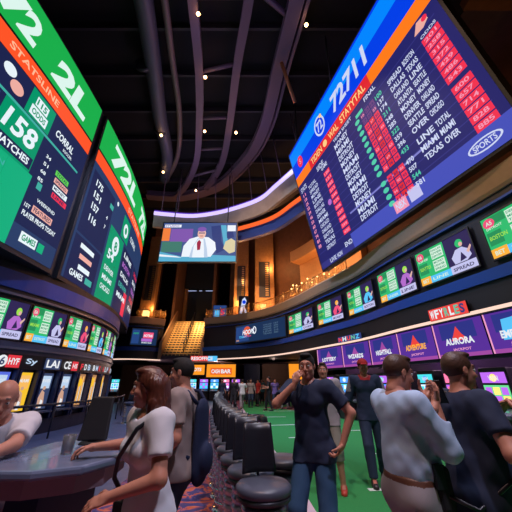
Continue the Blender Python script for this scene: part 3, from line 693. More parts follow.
for i in range(14):
    y0 = 4.12-.27*i-(.15 if i > 9 else 0)
    s.disc(g, mint, 4.98, y0+.09, .13, .012, ry=.09)
    for j, c in enumerate((rr_, redb, rr_)): s.quad(g, (c if (i+j) % 4 else redt) if i > 1 else pu, 5.2+.26*j, y0-.02, 5.42+.26*j, y0+.21, .010); s.text(g, nvy if (i+j) % 3 else pinkr, str((i*7+j*3) % 90+10), 5.23+.26*j, y0+.03, .1, .15, .014)
    s.text(g, wtx if i % 3 else mint, str(100+i*37), 6.02, y0, .17, .3, .012, .02)
s.quad(g, mint, 5.0, 4.36, 5.4, 4.5, .012); s.text(g, wtx, 'TEAM SHEET', 3.5, 4.6, .14, 1.3, .012); s.text(g, wtx, 'FINAL', 5.6, 4.55, .18, .6, .012)
for i in range(11):
    y0 = 4.05-.3*i-(.1 if i > 7 else 0); s.text(g, wtx, WORDS[(i*4+1) % 15], 6.62, y0, .2, .58, .012, .025); s.text(g, wtx, WORDS[(i*7+4) % 15], 7.28, y0, .2, .42, .012, .025)
for i in range(13):
    y0 = 3.88-.262*i-(.12 if i > 6 else 0); s.quad(g, rr_, 7.98, y0, 8.52, y0+.225, .010); s.text(g, pinkr, '%03d' % (201+57*i), 8.05, y0+.05, .13, .38, .014, .02)
s.text(g, wtx, 'ODDS', 8.0, 4.15, .1, .5, .012); s.poly('emblem', salmon, [(7.9, 4.45), (8.1, 4.75), (8.35, 4.7), (8.4, 4.5), (8.2, 4.4)], .012); s.disc('emblem', rr_, 8.32, 4.62, .09, .014)
s.quad('emblem', pinkr, 5.0, .12, 5.55, .52, .012); s.text('emblem', wtx, 'NBX', 5.08, .2, .24, .4, .016, .02); s.quad('emblem', lav, 5.65, .15, 6.1, .55, .012)
s.disc('emblem', wtx, 8.0, .3, .42, .012, ry=.17); s.disc('emblem', peri, 8.0, .3, .37, .014, ry=.13); s.text('emblem', wtx, 'SPORTS', 7.72, .22, .16, .56, .018, .02)
s.text(g, wtx, 'LIVE', .8, .06, .2, .5, .012); s.text(g, wtx, 'NOW', 1.4, .06, .2, .4, .012); s.disc('emblem', vio, 2.05, 2.55-.0, .14, .012)
s.done()
mb = MB()
for u in (.8, 4.4, 8.): a = O_+X_*u+Y_*7.0; mb.tube([a-O_+V((.1, 0, 0)), V((a.x+.2, a.y, 16.95))-O_], .045, darkm)
mb.build('hanger_rod', t)

# ================================================================ television hung at the back
t = empty('hanging_television', 'wide television showing a talk show guest hung before the balcony', 'television', (-3.9, 17.0, 8.78))
F = frame_from((-2.68, 0, 0), (1, 0, 0), (0, 0, 1)); s = Face(F, t); TW, TH = 5.36, 3.1; slab('casing', F, TW, TH, .18, black, t, .09)
s.quad('screen', glow('tv slate blue', (.06, .10, .28)), 0, 0, TW, TH, .004)
g = 'television_picture'; tvb = glow('tv water blue', (.10, .42, .62)); tvw = glow('tv white', (.85, .9, .97)); tvg = glow('tv dark green', (.06, .20, .16)); tvo = glow('tv orange', (.9, .22, .05)); tvs = glow('tv skin', (.85, .50, .42)); tvp = glow('tv purple', (.22, .10, .42)); tvy = glow('tv tan', (.70, .62, .38)); tvn = glow('tv navy', (.03, .05, .20))
s.quad(g, tvw, .1, 2.72, 1.3, 2.95, .008, 1); s.text(g, tvp, 'STUDIO', .15, 2.76, .15, 1.0, .012); s.quad(g, tvo, 0, 1.6, .55, 2.65, .008, 1); s.quad(g, tvp, .6, 1.5, 2.2, 2.6, .007, 1); s.quad(g, tvg, .05, .7, 1.5, 1.55, .009, 1)
s.poly(g, tvb, [(0, 0), (TW, 0), (TW, .42), (3.6, .5), (1.6, .36), (0, .75)], .010); s.poly(g, tvw, [(0, .55), (1.2, .4), (1.6, .28), (0, .38)], .012)
s.poly(g, tvw, [(1.55, .35), (1.62, 1.2), (2.0, 1.75), (2.55, 1.95), (3.35, 1.9), (3.85, 1.5), (3.95, .9), (3.6, .35)], .014); s.poly(g, glow('tv shade', (.5, .62, .8)), [(2.1, .3), (2.25, 1.1), (2.6, 1.8), (3.1, 1.8), (3.3, 1.0), (3.4, .3)], .016)
s.poly(g, tvw, [(2.3, .3), (2.35, 1.2), (2.65, 1.75), (3.0, 1.75), (3.1, 1.0), (3.15, .3)], .018)
s.poly(g, glow('tv maroon', (.35, .02, .06)), [(2.62, .85), (2.55, 1.45), (2.7, 1.7), (2.85, 1.5), (2.82, .9)], .020)
s.disc(g, tvs, 2.85, 2.2, .30, .022, ry=.42); s.disc(g, tvp, 2.85, 2.55, .32, .024, ry=.2); s.quad(g, tvn, 2.62, 2.2, 3.08, 2.28, .026, 1); s.quad(g, glow('tv maroon', (.35, .02, .06)), 2.74, 1.97, 2.96, 2.02, .026, 1)
s.poly(g, tvn, [(3.6, 2.0), (3.5, 2.8), (4.2, 2.9), (4.3, 1.6), (4.6, .9), (4.0, .6)], .012); s.poly(g, tvb, [(4.2, 2.9), (4.6, 2.9), (4.75, 1.7), (4.5, 1.2)], .013); s.poly(g, tvn, [(4.7, 1.8), (4.65, 2.3), (5.1, 2.4), (5.2, 1.9)], .014)
s.poly(g, tvy, [(4.45, 1.0), (4.6, 1.55), (5.0, 1.8), (5.3, 1.6), (5.3, .75), (4.9, .6)], .016); s.quad(g, tvw, 4.7, 2.4, 5.3, 2.9, .010, 1)
s.done(); t.scale = (.95,)*3
for x in (-2., 2.): MB().tube([(x, .1, 3.15), (x, .1, 8.3)], .04, darkm).build('hanger_rod', t)
# ================================================================ stairs behind the light strip
t = empty('staircase', 'golden lit staircase climbing between two sloping balustrades at the back', 'stairs', (-5.85, 23.2, 3.4))
riser = mat('brass edged riser', (.75, .45, .16), .4, .2); tread = mat('dark tread', (.05, .035, .03), .6)
mb = MB(); m2 = MB()
NST = 15
for i in range(NST):
    y, z = .20*i, .215*i
    mb.box((-1.5, y, z), (1.5, y+.24, z+.205), tread); m2.box((-1.48, y-.02, z+.12), (1.48, y, z+.20), riser)
    for x in np.linspace(-1.35, 1.35, 10): m2.box((x-.03, y-.03, z+.02), (x+.03, y-.005, z+.1), gold)
mb.box((-1.5, .20*NST, -0), (1.5, .20*NST+2.4, .215*NST), tread); mb.build('flight', t); m2.build('brass_nosing', t)
MB().tube([(.1, -.1, .9), (.1, 3.0, 4.1)], .05, darkm, 6).build('centre_rail', t)
for i in range(0, NST, 3): MB().tube([(.1, .2*i+.1, .215*i+.2), (.1, .2*i+.1, .215*i+1.1)], .04, darkm, 6).build('rail_post', t)
for sx in (-1, 1):
    x = sx*1.62; b = MB(); a = (x-.12*1, x+.12)
    vs = [(q, y, z) for q in a for y, z in ((-.35, -.25), (-.35, .95), (3.2, 4.2), (3.2, 2.8))]
    b.add(vs, [(0, 1, 2, 3), (7, 6, 5, 4), (0, 4, 5, 1), (1, 5, 6, 2), (2, 6, 7, 3), (3, 7, 4, 0)], mat('bronze balustrade', (.30, .18, .11), .45, .3, noise=.2)); o = b.build('balustrade', t)
    b = MB().tube([(x, -.38, 1.0), (x, 3.2, 4.26)], .05, tanm); b.build('handrail', t)
# dark portal above the stairs
t = empty('stage_portal', 'dark recessed portal above the staircase with hanging strip lamps', 'portal', (-5.9, 29.3, 6.2))
MB().box((-1.85, .0, 0), (-1.5, .6, 5.3), bronze).build('jamb', t); MB().box((1.3, 0, 0), (1.65, .6, 5.3), bronze).build('jamb', t)
MB().box((-1.85, -.1, 4.6), (1.65, .7, 7.6), black).build('lintel', t)
for x, w_ in ((-1.4, .9), (.5, .8), (-.2, .3)): MB().box((x, -.35, 4.25), (x+w_, -.28, 4.29), glow('cool strip lamp', (.5, .6, 1.), 1.)).build('strip_lamp', t)
MB().box((-1.5, .3, 0), (1.3, .35, 4.6), black).build('dark_opening', t)  # black sheet standing in for the darkness of the opening

# ---------------------------------------------------------------- bronze pilasters on the balcony
def pilaster(x, y, w_, lab, z1=14.5):
    t = empty('pilaster', lab, 'column', (x, y, 6.2)); 
    o = MB().box((-w_/2, -.35, .5), (w_/2, .35, z1-6.2), bronze).build('shaft', t); bevel(o, .05)
    MB().box((-w_/2-.1, -.45, 0), (w_/2+.1, .45, .5), bronze).build('plinth', t)
    MB().box((-w_*.28, -.40, 1.9), (w_*.28, -.34, 5.2), darkm).build('inlay_panel', t)
    for c in (-1, 1):
        b = MB()
        for r in range(16): b.box((c*w_*.12-w_*.08, -.43, 2.05+r*.195), (c*w_*.12+w_*.08, -.395, 2.16+r*.195), gold)
    b.build('gilt_grille', t)
pilaster(.75, 23.6, 1.7, 'wide bronze pilaster with gilt grille, nearest the arch')
pilaster(-1.35, 24.6, 1.3, 'slimmer bronze pilaster behind the right edge of the television')
pilaster(-9.6, 24.5, 1.2, 'bronze pilaster left of the dark portal')
# arched soffit and amber niche above the right balcony
Wn = [p for p in W if 14.2 < p.y < 19.6]
structure(sweep(Wn, band(2.3, 3.8, 10.3, 11.2), mat('amber plaster', (.55, .30, .13), .6, noise=.15), 'trim_8'))
structure(sweep(Wn, band(3.3, 3.8, 6.2, 10.3), mat('amber plaster', (.55, .30, .13), .6, noise=.15), 'wall_right_niche'))
# balcony railings: brass scrolls and posts
def railing(curve, lab, z=6.3, off=.12, step=3):
    c = [p+n_*off for p, n_ in zip(curve, normals(curve))]; o0 = c[0].copy(); t = empty('balcony_railing', lab, 'railing', (o0.x, o0.y, z))
    L = [p-o0 for p in c]
    MB().tube([(p.x, p.y, .62) for p in L], .03, gold, 6).build('top_rail', t); b = MB(); b.tube([(p.x, p.y, .12) for p in L], .02, gold, 6); b.build('bottom_rail', t)
    for i in range(0, len(L), step): MB().tube([(L[i].x, L[i].y, 0), (L[i].x, L[i].y, .68)], .03, gold, 6).ball((L[i].x, L[i].y, .72), .05, gold, 8).build('post', t)
    b = MB()
    for i in range(len(L)-1):
        for k in range(3):
            p = L[i].lerp(L[i+1], (k+.5)/3); d = (L[i+1]-L[i]).normalized()
            b.tube([p+d*(.10*math.cos(q))+V((0, 0, .37+.2*math.sin(q))) for q in np.linspace(0, 2*math.pi, 9)[:-1]], .012, gold, 4, closed=True)
    b.build('scrollwork', t)
railing([p for p in W if 12.2 < p.y < 20.9], 'brass scroll railing on the balcony under the amber arch')
railing([p for p in W if 20.9 < p.y], 'brass scroll railing on the balcony beside the stairs top right')
railing(WL[:12], 'brass scroll railing on the balcony left of the stairs')
# candelabra: branching brass lamps behind the railing
bulb = glow('candle bulb', (1., .55, .2), 6.)
def candelabrum(x, y, lab, z=6.2, h_=2.0):
    t = empty('candelabrum', lab, 'lamp', (x, y, z)); MB().lathe([(.18, 0), (.2, .05), (.05, .12), (.03, h_*.6), (.05, h_*.62), (.03, h_*.7)], gold, 12).build('stem', t)
    for k in range(6):
        a = k*math.pi/3+.3; r = .32+.1*(k % 2); zz = h_*(.8+.12*(k % 3)); p = V((r*math.cos(a), r*math.sin(a), zz))
        MB().tube([(0, 0, h_*.62), (p.x*.7, p.y*.7, h_*.6), (p.x, p.y, zz-.05)], .015, gold, 5).build('branch', t); MB().ball(p, .05, bulb, 8).build('bulb', t.children[-1])
for x, y, l in ((2.9, 19.0, 'branching brass candelabrum under the arch, farthest along the railing'), (3.7, 17.6, 'branching brass candelabrum under the arch, middle of three'), (4.5, 16.0, 'branching brass candelabrum under the arch, nearest the great board')): candelabrum(x, y, l, h_=1.6)
t = empty('lantern', 'small glowing lantern on the balcony ledge before the wide pilaster', 'lantern', (.55, 20.55, 6.3)); MB().box((-.2, -.2, .04), (.2, .2, .5), glow('lantern glass', (1., .5, .15), 2.5)).build('glass', t); MB().box((-.24, -.24, 0), (.24, .24, .04), gold).box((-.24, -.24, .5), (.24, .24, .56), gold).build('frame', t)
t = empty('lantern', 'small glowing lantern on the balcony left of the stairs', 'lantern', (-8.75, 22.2, 6.2)); MB().box((-.2, -.2, .04), (.2, .2, .5), glow('lantern glass', (1., .5, .15), 2.5)).build('glass', t); MB().box((-.24, -.24, 0), (.24, .24, .04), gold).box((-.24, -.24, .5), (.24, .24, .56), gold).build('frame', t)
# small balcony poster with a white figure and blue screen
t = empty('standing_screen', 'small blue screen standing on the balcony beside the stairs top', 'screen', (-3.0, 22.9, 6.2)); F = frame_from((-.5, -.1, .1), (1, 0, 0), (0, 0, 1)); s = Face(F, t); slab('casing', F, 1.05, 1.0, .1, black, t, .04); s.quad('screen', glow('screen deep blue', (.02, .06, .22)), 0, 0, 1.05, 1.0, .004); s.quad('screen_graphics', cy, .1, .1, .5, .6, .01); s.text('screen_graphics', redt, '5', .6, .2, .5, .3, .012); s.done()
t = empty('emblem_board', 'white and blue emblem board on the balcony before the slim pilaster', 'sign', (-1.0, 22.0, 6.2)); F = frame_from((-.4, -.1, .05), (1, 0, 0), (0, 0, 1)); s = Face(F, t)
slab('casing', F, .8, 1.6, .06, navyd, t); s.poly('emblem', wtx, [(.1, .2), (.3, 1.3), (.5, 1.5), (.65, 1.2), (.5, .7), (.7, .2), (.5, .25), (.42, .7), (.3, .2)], .01); s.disc('emblem', blu, .45, 1.1, .15, .014); s.done()

# ---------------------------------------------------------------- upper ring: fascia panels with light lines
ring = smooth([(-7.6, 17.7, 0), (-6.6, 17.9, 0), (-4.8, 18.1, 0), (-3.0, 17.7, 0), (-1.3, 16.95, 0), (.3, 15.9, 0), (1.35, 14.4, 0), (2.6, 12.7, 0), (4.4, 11.0, 0), (6.6, 9.6, 0)], 5)[::-1]
t = empty('ring_canopy', 'grey panelled ring canopy under the ceiling edged with a white violet light', 'canopy', (0, 0, 13)); G0 = [p for p in ring]
sweep(G0, [(.05, -.1), (.25, -.1), (.5, -.98), (.3, -.98)], mat('ring panel grey', (.26, .23, .23), .5, noise=.3, nscale=2), 'fascia', t)
sweep(G0, band(-.05, .12, -.12, .14), glow('white violet light', (.62, .50, 1.), 1.3), 'light_line', t)
sweep(G0, band(.0, .14, .15, .27), glow('deep violet light', (.12, .03, .6), .7), 'violet_line', t)
sweep(G0, band(.1, 2.0, .30, .36), darkm, 'top_sheet', t)
b = MB(); NN = normals(G0)
for i in range(0, len(G0), 2): p = G0[i]; q = NN[i]; b.tube([p+q*.22+V((0, 0, -.1)), p+q*.42+V((0, 0, -.98))], .025, darkm, 5)
b.build('panel_seam', t)
for i in range(2, len(G0)-2, 4):
    p = G0[i]; MB().tube([p+V((0, 0, .3)), p+NN[i]*-.6+V((0, 0, 3.8))], .03, plum, 5).build('hanger_rod', t)
ring2 = [p+n_*1.3 for p, n_ in zip(G0, NN) if -2.3 < p.x]
t = empty('lower_ring_band', 'orange lit navy ring band tucked beneath the grey canopy', 'canopy', (0, 0, 12)); sweep(ring2, band(0, .3, -.95, -.1), mat('ring band blue', (.02, .06, .34), .35), 'fascia', t); sweep(ring2, band(-.06, .3, -.1, .22), glow('orange light', (1., .14, .03), 1.), 'light_line', t)
for p in ((-4.6, 17.85, 11.6),):
    t = empty('downlight', 'round warm downlight under the ring canopy above the television', 'lamp', p); MB().lathe([(.16, 0), (.22, .04), (.22, .12)], darkm, 16).build('housing', t); MB().lathe([(.14, -.01), (.15, .0)], glow('warm lamp', (1., .75, .5), 5.), 16).build('lens', t)

# ---------------------------------------------------------------- ceiling ribs and ducts
def P16(pts, z=16): return smooth([(x, y, z) for x, y in pts], 5)
A_ = P16([(-2.45, 2.0), (-2.55, 4.5), (-2.66, 6.2), (-2.95, 9.35), (-3.59, 12.8), (-4.37, 15.8), (-5.7, 18.4), (-6.78, 19.8)])
B_ = P16([(.05, 2.0), (-.12, 4.5), (-.29, 6.2), (-.94, 8.9), (-1.7, 12.8), (-2.37, 15.5), (-3.19, 17.3), (-4.13, 18.8)])
C_ = P16([(2.2, 2.0), (1.9, 5.0), (1.66, 6.5), (1.1, 9.4), (.57, 12.5), (-.58, 15.3), (-3.13, 18.5), (-6.5, 20.), (-9.4, 19.8)])
def ibeam(c, w_, h_, m, name, root):
    c = [p-root.location for p in c]; N_ = normals(c); vs = []; pr = [(-w_/2, 0), (w_/2, 0), (w_/2, h_*.15), (w_*.12, h_*.15), (w_*.12, h_*.85), (w_/2, h_*.85), (w_/2, h_), (-w_/2, h_), (-w_/2, h_*.85), (-w_*.12, h_*.85), (-w_*.12, h_*.15), (-w_/2, h_*.15)]
    k = 12
    for p, q in zip(c, N_):
        for o, z in pr: r = p+q*o; vs.append((r.x, r.y, r.z+z))
    fs = [(i*k+j, i*k+(j+1) % k, (i+1)*k+(j+1) % k, (i+1)*k+j) for i in range(len(c)-1) for j in range(k)]+[tuple(range(k))[::-1], tuple((len(c)-1)*k+j for j in range(k))]
    MB().add(vs, fs, m).build(name, root)
t = empty('ceiling_truss', 'ladder shaped plum truss curving across the ceiling above the television', 'truss', (-2.5, 10, 16)); ibeam(A_, .40, .4, plum, 'chord', t); ibeam(B_, .40, .4, plum, 'chord', t)
for k in (.14, .30, .44, .56, .66, .80):
    i = int(k*(len(A_)-1)); a, c = A_[i]-t.location, B_[i]-t.location; MB().tube([a+V((0, 0, .2)), c+V((0, 0, .2))], .12, plum, 4).build('rung', t)
t = empty('ceiling_beam', 'broad curved plum beam sweeping round outside the ladder truss', 'beam', (1, 10, 16)); ibeam(C_, .62, .5, plum, 'girder', t); ibeam([p+n_*.5+V((0, 0, .1)) for p, n_ in zip(C_, normals(C_))], .15, .3, plum, 'edge_angle', t)
for k in (.12, .28): i = int(k*(len(C_)-1)); j = int(k*(len(B_)-1)); MB().tube([B_[j]-t.location+V((0, 0, .2)), C_[i]-t.location+V((0, 0, .2))], .13, plum, 4).build('cross_tie', t)
t = empty('ceiling_duct', 'fat grey round duct running left of the ladder truss', 'duct', (-5, 10, 16)); MB().tube([p-t.location+V((0, 0, .4)) for p in P16([(-4.4, 2), (-4.7, 5.6), (-5.2, 8.6), (-5.9, 12.1), (-6.4, 15.4), (-7.4, 18)])], .42, mat('duct grey', (.10, .10, .14), .5, .3), 14).build('pipe', t)
for y in (5, 9, 13): MB().tube([(-.0+(-.25 if y < 8 else -.75 if y < 12 else -1.1), y-10, .4), (-.0+(-.25 if y < 8 else -.76 if y < 12 else -1.12), y-9.8, .4)], .46, darkm, 14).build('flange', t)
t = empty('ceiling_duct', 'thin grey pipe between the fat duct and the ladder truss', 'duct', (-4, 10, 16)); MB().tube([p-t.location+V((0, 0, .3)) for p in P16([(-3.6, 2), (-3.8, 5.6), (-4.19, 8.6), (-4.67, 12.1), (-5.65, 15.4), (-7.33, 18.2)])], .16, mat('pipe umber', (.16, .12, .12), .5, .2), 10).build('pipe', t)
# criss-cross dark joists overhead
joi = mat('joist black', (.03, .026, .035), .7)
t = empty('ceiling_joists', 'grid of thin black joists crossing the dark ceiling', 'joists', (0, 10, 16.7))
for i in range(14): MB().box((-14, -9+2.2*i-.06, -.1), (10, -9+2.2*i+.06, .25), joi).build('joist', t)
# diagonal copper pipe beside the great board
t = empty('pipe', 'short copper pipe slanting down beside the great odds board', 'pipe', (1.24, 8.6, 14.5)); MB().tube([(.0, .0, 1.3), (.75, 1.2, 0)], .09, mat('copper pipe', (.45, .18, .08), .4, .5), 8).build('tube', t)
# pin lamps
wb = glow('pin lamp bulb', (1., .5, .2), 14.)
for i, (px, py, lab) in enumerate(((-2.45, 6.6, 'nearest end of the ladder truss'), (-2.6, 9.3, 'second along the ladder truss'), (-3.2, 12.7, 'third along the ladder truss'), (-1.25, 12.8, 'right chord of the ladder truss'), (-6.9, 16.4, 'beyond the fat duct'), (-6.0, 13.0, 'under the fat duct'), (2.2, 7.0, 'on the broad beam beside the great board'), (-4.9, 18.6, 'far end of the ladder truss'))):
    t = empty('pin_lamp', 'tiny warm pin lamp hanging at the %s' % lab if 'fat' not in lab and 'broad' not in lab else 'tiny warm pin lamp %s' % lab, 'lamp', (px, py, 15.75), 0, 'ceiling pin lamps'); MB().tube([(0, 0, .08), (0, 0, .3)], .03, darkm, 6).build('stem', t); MB().ball((0, 0, 0), .085, wb, 8).build('bulb', t)
# dark brown beams over the right balcony
for i, (y, z) in enumerate(((1.2, 9.2), (3.0, 11.2), (5.0, 12.8))):
    t = empty('ceiling_beam', 'dark beam over the right balcony, %s' % ('lowest and nearest', 'middle one', 'highest and farthest')[i], 'beam', (8.2, y, z)); bevel(MB().box((-1.3, -.15, 0), (5.5, .15, .4), (navyd, darkm, brownw)[i]).build('girder', t), .02)

# ================================================================ signs over the light strip and the violet sign boards
def sign_on_ring(y0, y1, z0, z1, txt, label, cols, off=.1, outline=None):
    F, L = ringF(y0, y1, z0); p = F(L/2, 0, off); t = empty('sign', label, 'sign', p); G = lambda u, v, n: F(u, v, n+off)-p; s = Face(G, t); slab('casing', G, L, z1-z0, .06, darkm, t)
    s.quad('face', cols[0], 0, 0, L, z1-z0, .003, 1); n = len(txt); w_ = L*.92/n
    for i, ch in enumerate(txt): s.text('lettering', cols[1+i % (len(cols)-1)], ch, L*.04+i*w_, (z1-z0)*.12, (z1-z0)*.76, w_*.86, .012, .04)
    s.done(); return t
sg = glow('sign pale', (.8, .85, .9)); sr = glow('sign red', (.85, .06, .05)); sgn = glow('sign green', (.15, .5, .35)); sb = glow('sign navy', (.03, .05, .2))
sign_on_ring(7.05, 8.2, 3.1, 3.42, 'WFYRLES', 'white and red lettered sign standing on the light strip above the violet boards', [sr, sg, sg, sg, sgn, sg, sgn, sb])
sign_on_ring(11.7, 13.2, 3.12, 3.36, 'NHUNZ', 'smaller red and green lettered sign farther along the light strip', [sb, sr, sg, sr, sgn, cy])
p = V((-3.9, 22.4, 2.95)); t = empty('sign', 'white on red lettered sign on the strip at the foot of the stairs', 'sign', p); F = frame_from((-1.0, -.15, 0), (1, .0, 0), (0, 0, 1)); s = Face(F, t); slab('casing', F, 2.0, .36, .08, darkm, t); s.quad('face', sr, 0, 0, 1.3, .36, .004, 1); s.quad('face', cy, 1.3, 0, 2.0, .36, .004, 1); s.text('lettering', sg, 'RESOFFICE', .06, .06, .25, 1.6, .012, .03); s.done()
bdv = [glow('board violet', (.10, .03, .32)), glow('board indigo', (.03, .035, .24)), glow('board magenta', (.36, .07, .36)), glow('board rose light', (.9, .35, .6))]
bt_ = ['LOTTERY', 'WIZARDS', 'NIGHTFALL', 'ADVENTURE', 'AURORA', 'EMERALD', 'VOYAGE']
ys = [15.3, 13.4, 11.7, 10.05, 8.5, 7.0, 5.7, 4.4]
lb_ = ['farthest violet game board, beyond the man in the red cap', 'violet game board second from the far end', 'indigo game board third from the far end', 'violet game board with orange lettering over the man in the pale shirt', 'largest violet game board with a red crest and white lettering', 'violet game board with a pink edge and blue shape', 'nearest violet game board at the photo edge']
for i in range(7):
    F, L = ringF(ys[i+1]+.02, ys[i]-.02, 2.12); off = -.2; p = F(L/2, 0, off); t = empty('game_board', lb_[i], 'sign', p); G = (lambda F, p, off: lambda u, v, n: F(u, v, n+off)-p)(F, p, off); s = Face(G, t); hh = .92
    slab('casing', G, L, hh, .08, navyd, t); s.quad('face', bdv[0], 0, 0, L, hh, .003, 2); s.quad('face', bdv[1], L*.15, hh*.5, L*.85, hh*.95, .006, 2); s.quad('face', bdv[2], 0, 0, L, hh*.10, .006, 2); s.quad('face', bdv[3], 0, 0, L*.03, hh, .007, 1)
    s.poly('crest', (sr if i in (3, 4) else bdv[2]), [(L*.35, hh*.45), (L*.42, hh*.62), (L*.5, hh*.85), (L*.58, hh*.62), (L*.68, hh*.45)], .009)
    if i == 5: s.poly('crest', cy, [(L*.25, hh*.3), (L*.3, hh*.8), (L*.7, hh*.85), (L*.75, hh*.3)], .011)
    s.text('lettering', (org if i == 3 else sg), bt_[i], L*.22, hh*.34, hh*.19, L*.56, .013, .04); s.text('lettering', bdv[3], 'JACKPOT', L*.34, hh*.15, hh*.09, L*.35, .013); s.done()

# ================================================================ gaming machines
def machine(x, y, rz, label, cols, group, z=0, w_=.72, hgt=1.85):
    t = empty('gaming_machine', label, 'gaming machine', (x, y, z), rz, group)      # front faces local -Y
    bevel(MB().box((-w_/2, -.25, 0), (w_/2, .3, .72), darkm).build('base_cabinet', t), .02)
    dk_ = bevel(MB().add([(-w_/2, -.42, .72), (w_/2, -.42, .72), (w_/2, .28, .72), (-w_/2, .28, .72), (-w_/2, -.42, .80), (w_/2, -.42, .80), (w_/2, -.1, .92), (-w_/2, -.1, .92), (w_/2, .28, .92), (-w_/2, .28, .92)], [(0, 3, 2, 1), (0, 1, 5, 4), (4, 5, 6, 7), (7, 6, 8, 9), (1, 2, 8, 6, 5), (0, 4, 7, 9, 3), (2, 3, 9, 8)], greym).build('button_deck', t), .01)
    bevel(MB().box((-w_/2, -.08, .92), (w_/2, .28, hgt), black).build('upper_cabinet', t), .03)
    F = frame_from((-w_/2+.05, -.085, .97), (1, 0, 0), (0, 0, 1)); s = Face(F, t); a = w_-.1; q = (hgt-1.0)*.55
    s.quad('screen', cols[0], 0, 0, a, q, .01, 1)
    for i in range(3):
        for j in range(2): s.quad('screen_graphics', cols[1+(i+j) % 2], a*(.06+.31*i), q*(.12+.42*j), a*(.32+.31*i), q*(.48+.42*j), .014, 1)
    s.quad('top_display', cols[2], 0, q+.05, a, q+.30, .01, 1); s.disc('top_graphics', cols[1], a/2, q+.17, .09, .014); s.text('top_graphics', sg, 'WIN', a*.3, q+.1, .12, a*.4, .018); s.done()
    for i in range(5): MB().lathe([(.03, 0), (.03, .02)], (sr, sg, org, cy, sgn)[i], 10, (-.22+.11*i, -.27, .86)).build('button', dk_)
    return t
mg = {k: glow('machine '+k, c, 1.6) for k, c in dict(amber=(1., .42, .05), blue=(.06, .25, .8), teal=(.05, .5, .55), violet=(.35, .1, .6), gold_=(.9, .6, .15), rose=(.8, .15, .3), green=(.1, .5, .2), ice=(.6, .75, .95)).items()}
cs = [('blue', 'teal', 'violet'), ('amber', 'gold_', 'rose'), ('teal', 'ice', 'blue'), ('green', 'gold_', 'violet'), ('violet', 'ice', 'rose'), ('ice', 'blue', 'teal'), ('rose', 'amber', 'violet')]
cnm = ['blue and teal', 'amber and gold', 'teal and pale blue', 'green and gold', 'violet and white', 'pale ice blue', 'rose and amber']
k = 0
for i, y in enumerate(np.arange(4.3, 15.2, 1.08)):
    p, d, nn = Wx(y, .75); ang = math.atan2(nn.y, nn.x)-math.pi/2
    c = cs[k % 7]; machine(p.x, p.y, ang, '%s gaming machine under the violet boards, %s' % (cnm[k % 7], ['nearest', 'second nearest', 'third nearest', 'fourth nearest', 'fifth nearest', 'sixth nearest', 'seventh nearest', 'fourth from the far end', 'third from the far end', 'second from the far end', 'farthest'][min(i, 10)]), [mg[v] for v in c], 'machines under the violet boards'); k += 1
pos = ['behind the brown haired man', 'below the short amber sign', 'below the wide amber sign', 'below the right half of the wide sign', 'just right of the amber sign']
for i, x in enumerate((-6.0, -4.9, -3.9, -2.9, -1.9)):
    machine(x, 29.0, 0, '%s gaming machine, lower hall, %s' % (cnm[(i*2+5) % 7], pos[i]), [mg[v] for v in cs[(i*2+5) % 7]], 'machines under the amber sign', w_=.85, hgt=1.9)
for i, x in enumerate((-13.2, -12.1, -9.7, -8.6)):
    machine(x, 26.5, .1, '%s gaming machine in the far left hall, %s' % (cnm[(i*3+2) % 7], ('leftmost', 'second from the drum', 'third from the drum', 'nearest the brown haired man')[i]), [mg[v] for v in cs[(i*3+2) % 7]], 'machines in the far left hall')
# amber signs in the lower hall
def box_sign(x0, x1, y, z0, z1, m, label, rows):
    p = V(((x0+x1)/2, y, z0)); t = empty('lit_sign', label, 'sign', p); F = frame_from((x0-p.x, 0, 0), (1, 0, 0), (0, 0, 1)); s = Face(F, t); slab('casing', F, x1-x0, z1-z0, .3, darkm, t, .04); s.quad('face', m, 0, 0, x1-x0, z1-z0, .004)
    for (u, v, hh, w_, tx, c) in rows:
        if tx: s.text('lettering', c, tx, u, v, hh, w_, .012, .03)
        else: s.quad('panel', c, u, v, u+w_, v+hh, .008)
    s.done()
amb = glow('amber sign face', (1., .33, .02)); ambd = glow('amber deep', (.85, .14, .02))
box_sign(-4.6, -1.9, 28.2, 1.95, 3.05, amb, 'wide amber sign over the far gaming machines', [(.35, .2, .6, 2.0, '', ambd), (.45, .32, .35, .8, 'CASH', sg), (1.35, .32, .35, .9, 'BAR', sg)])
box_sign(-6.4, -4.8, 28.2, 2.15, 3.0, amb, 'short amber sign left of the wide amber sign', [(.2, .3, .3, 1.1, 'SLOTS', sg)])
box_sign(3.0, 4.6, 27.5, 1.55, 3.05, amb, 'amber panel in the lower hall beyond the man in the dark tee', [(.9, .5, .5, .5, '', sg)])
# brown screen wall between them
bevel(tag(MB().box((.6, 29.2, 0), (3.2, 29.5, 3.14), brownw).build('partition_wall'), 'plain brown partition at the back of the turf hall', 'partition'), .02)
tag(MB().box((-1.2, 29.8, 0), (.4, 30.1, 3.14), navyd).build('partition_wall'), 'dark blue partition behind the distant crowd', 'partition')
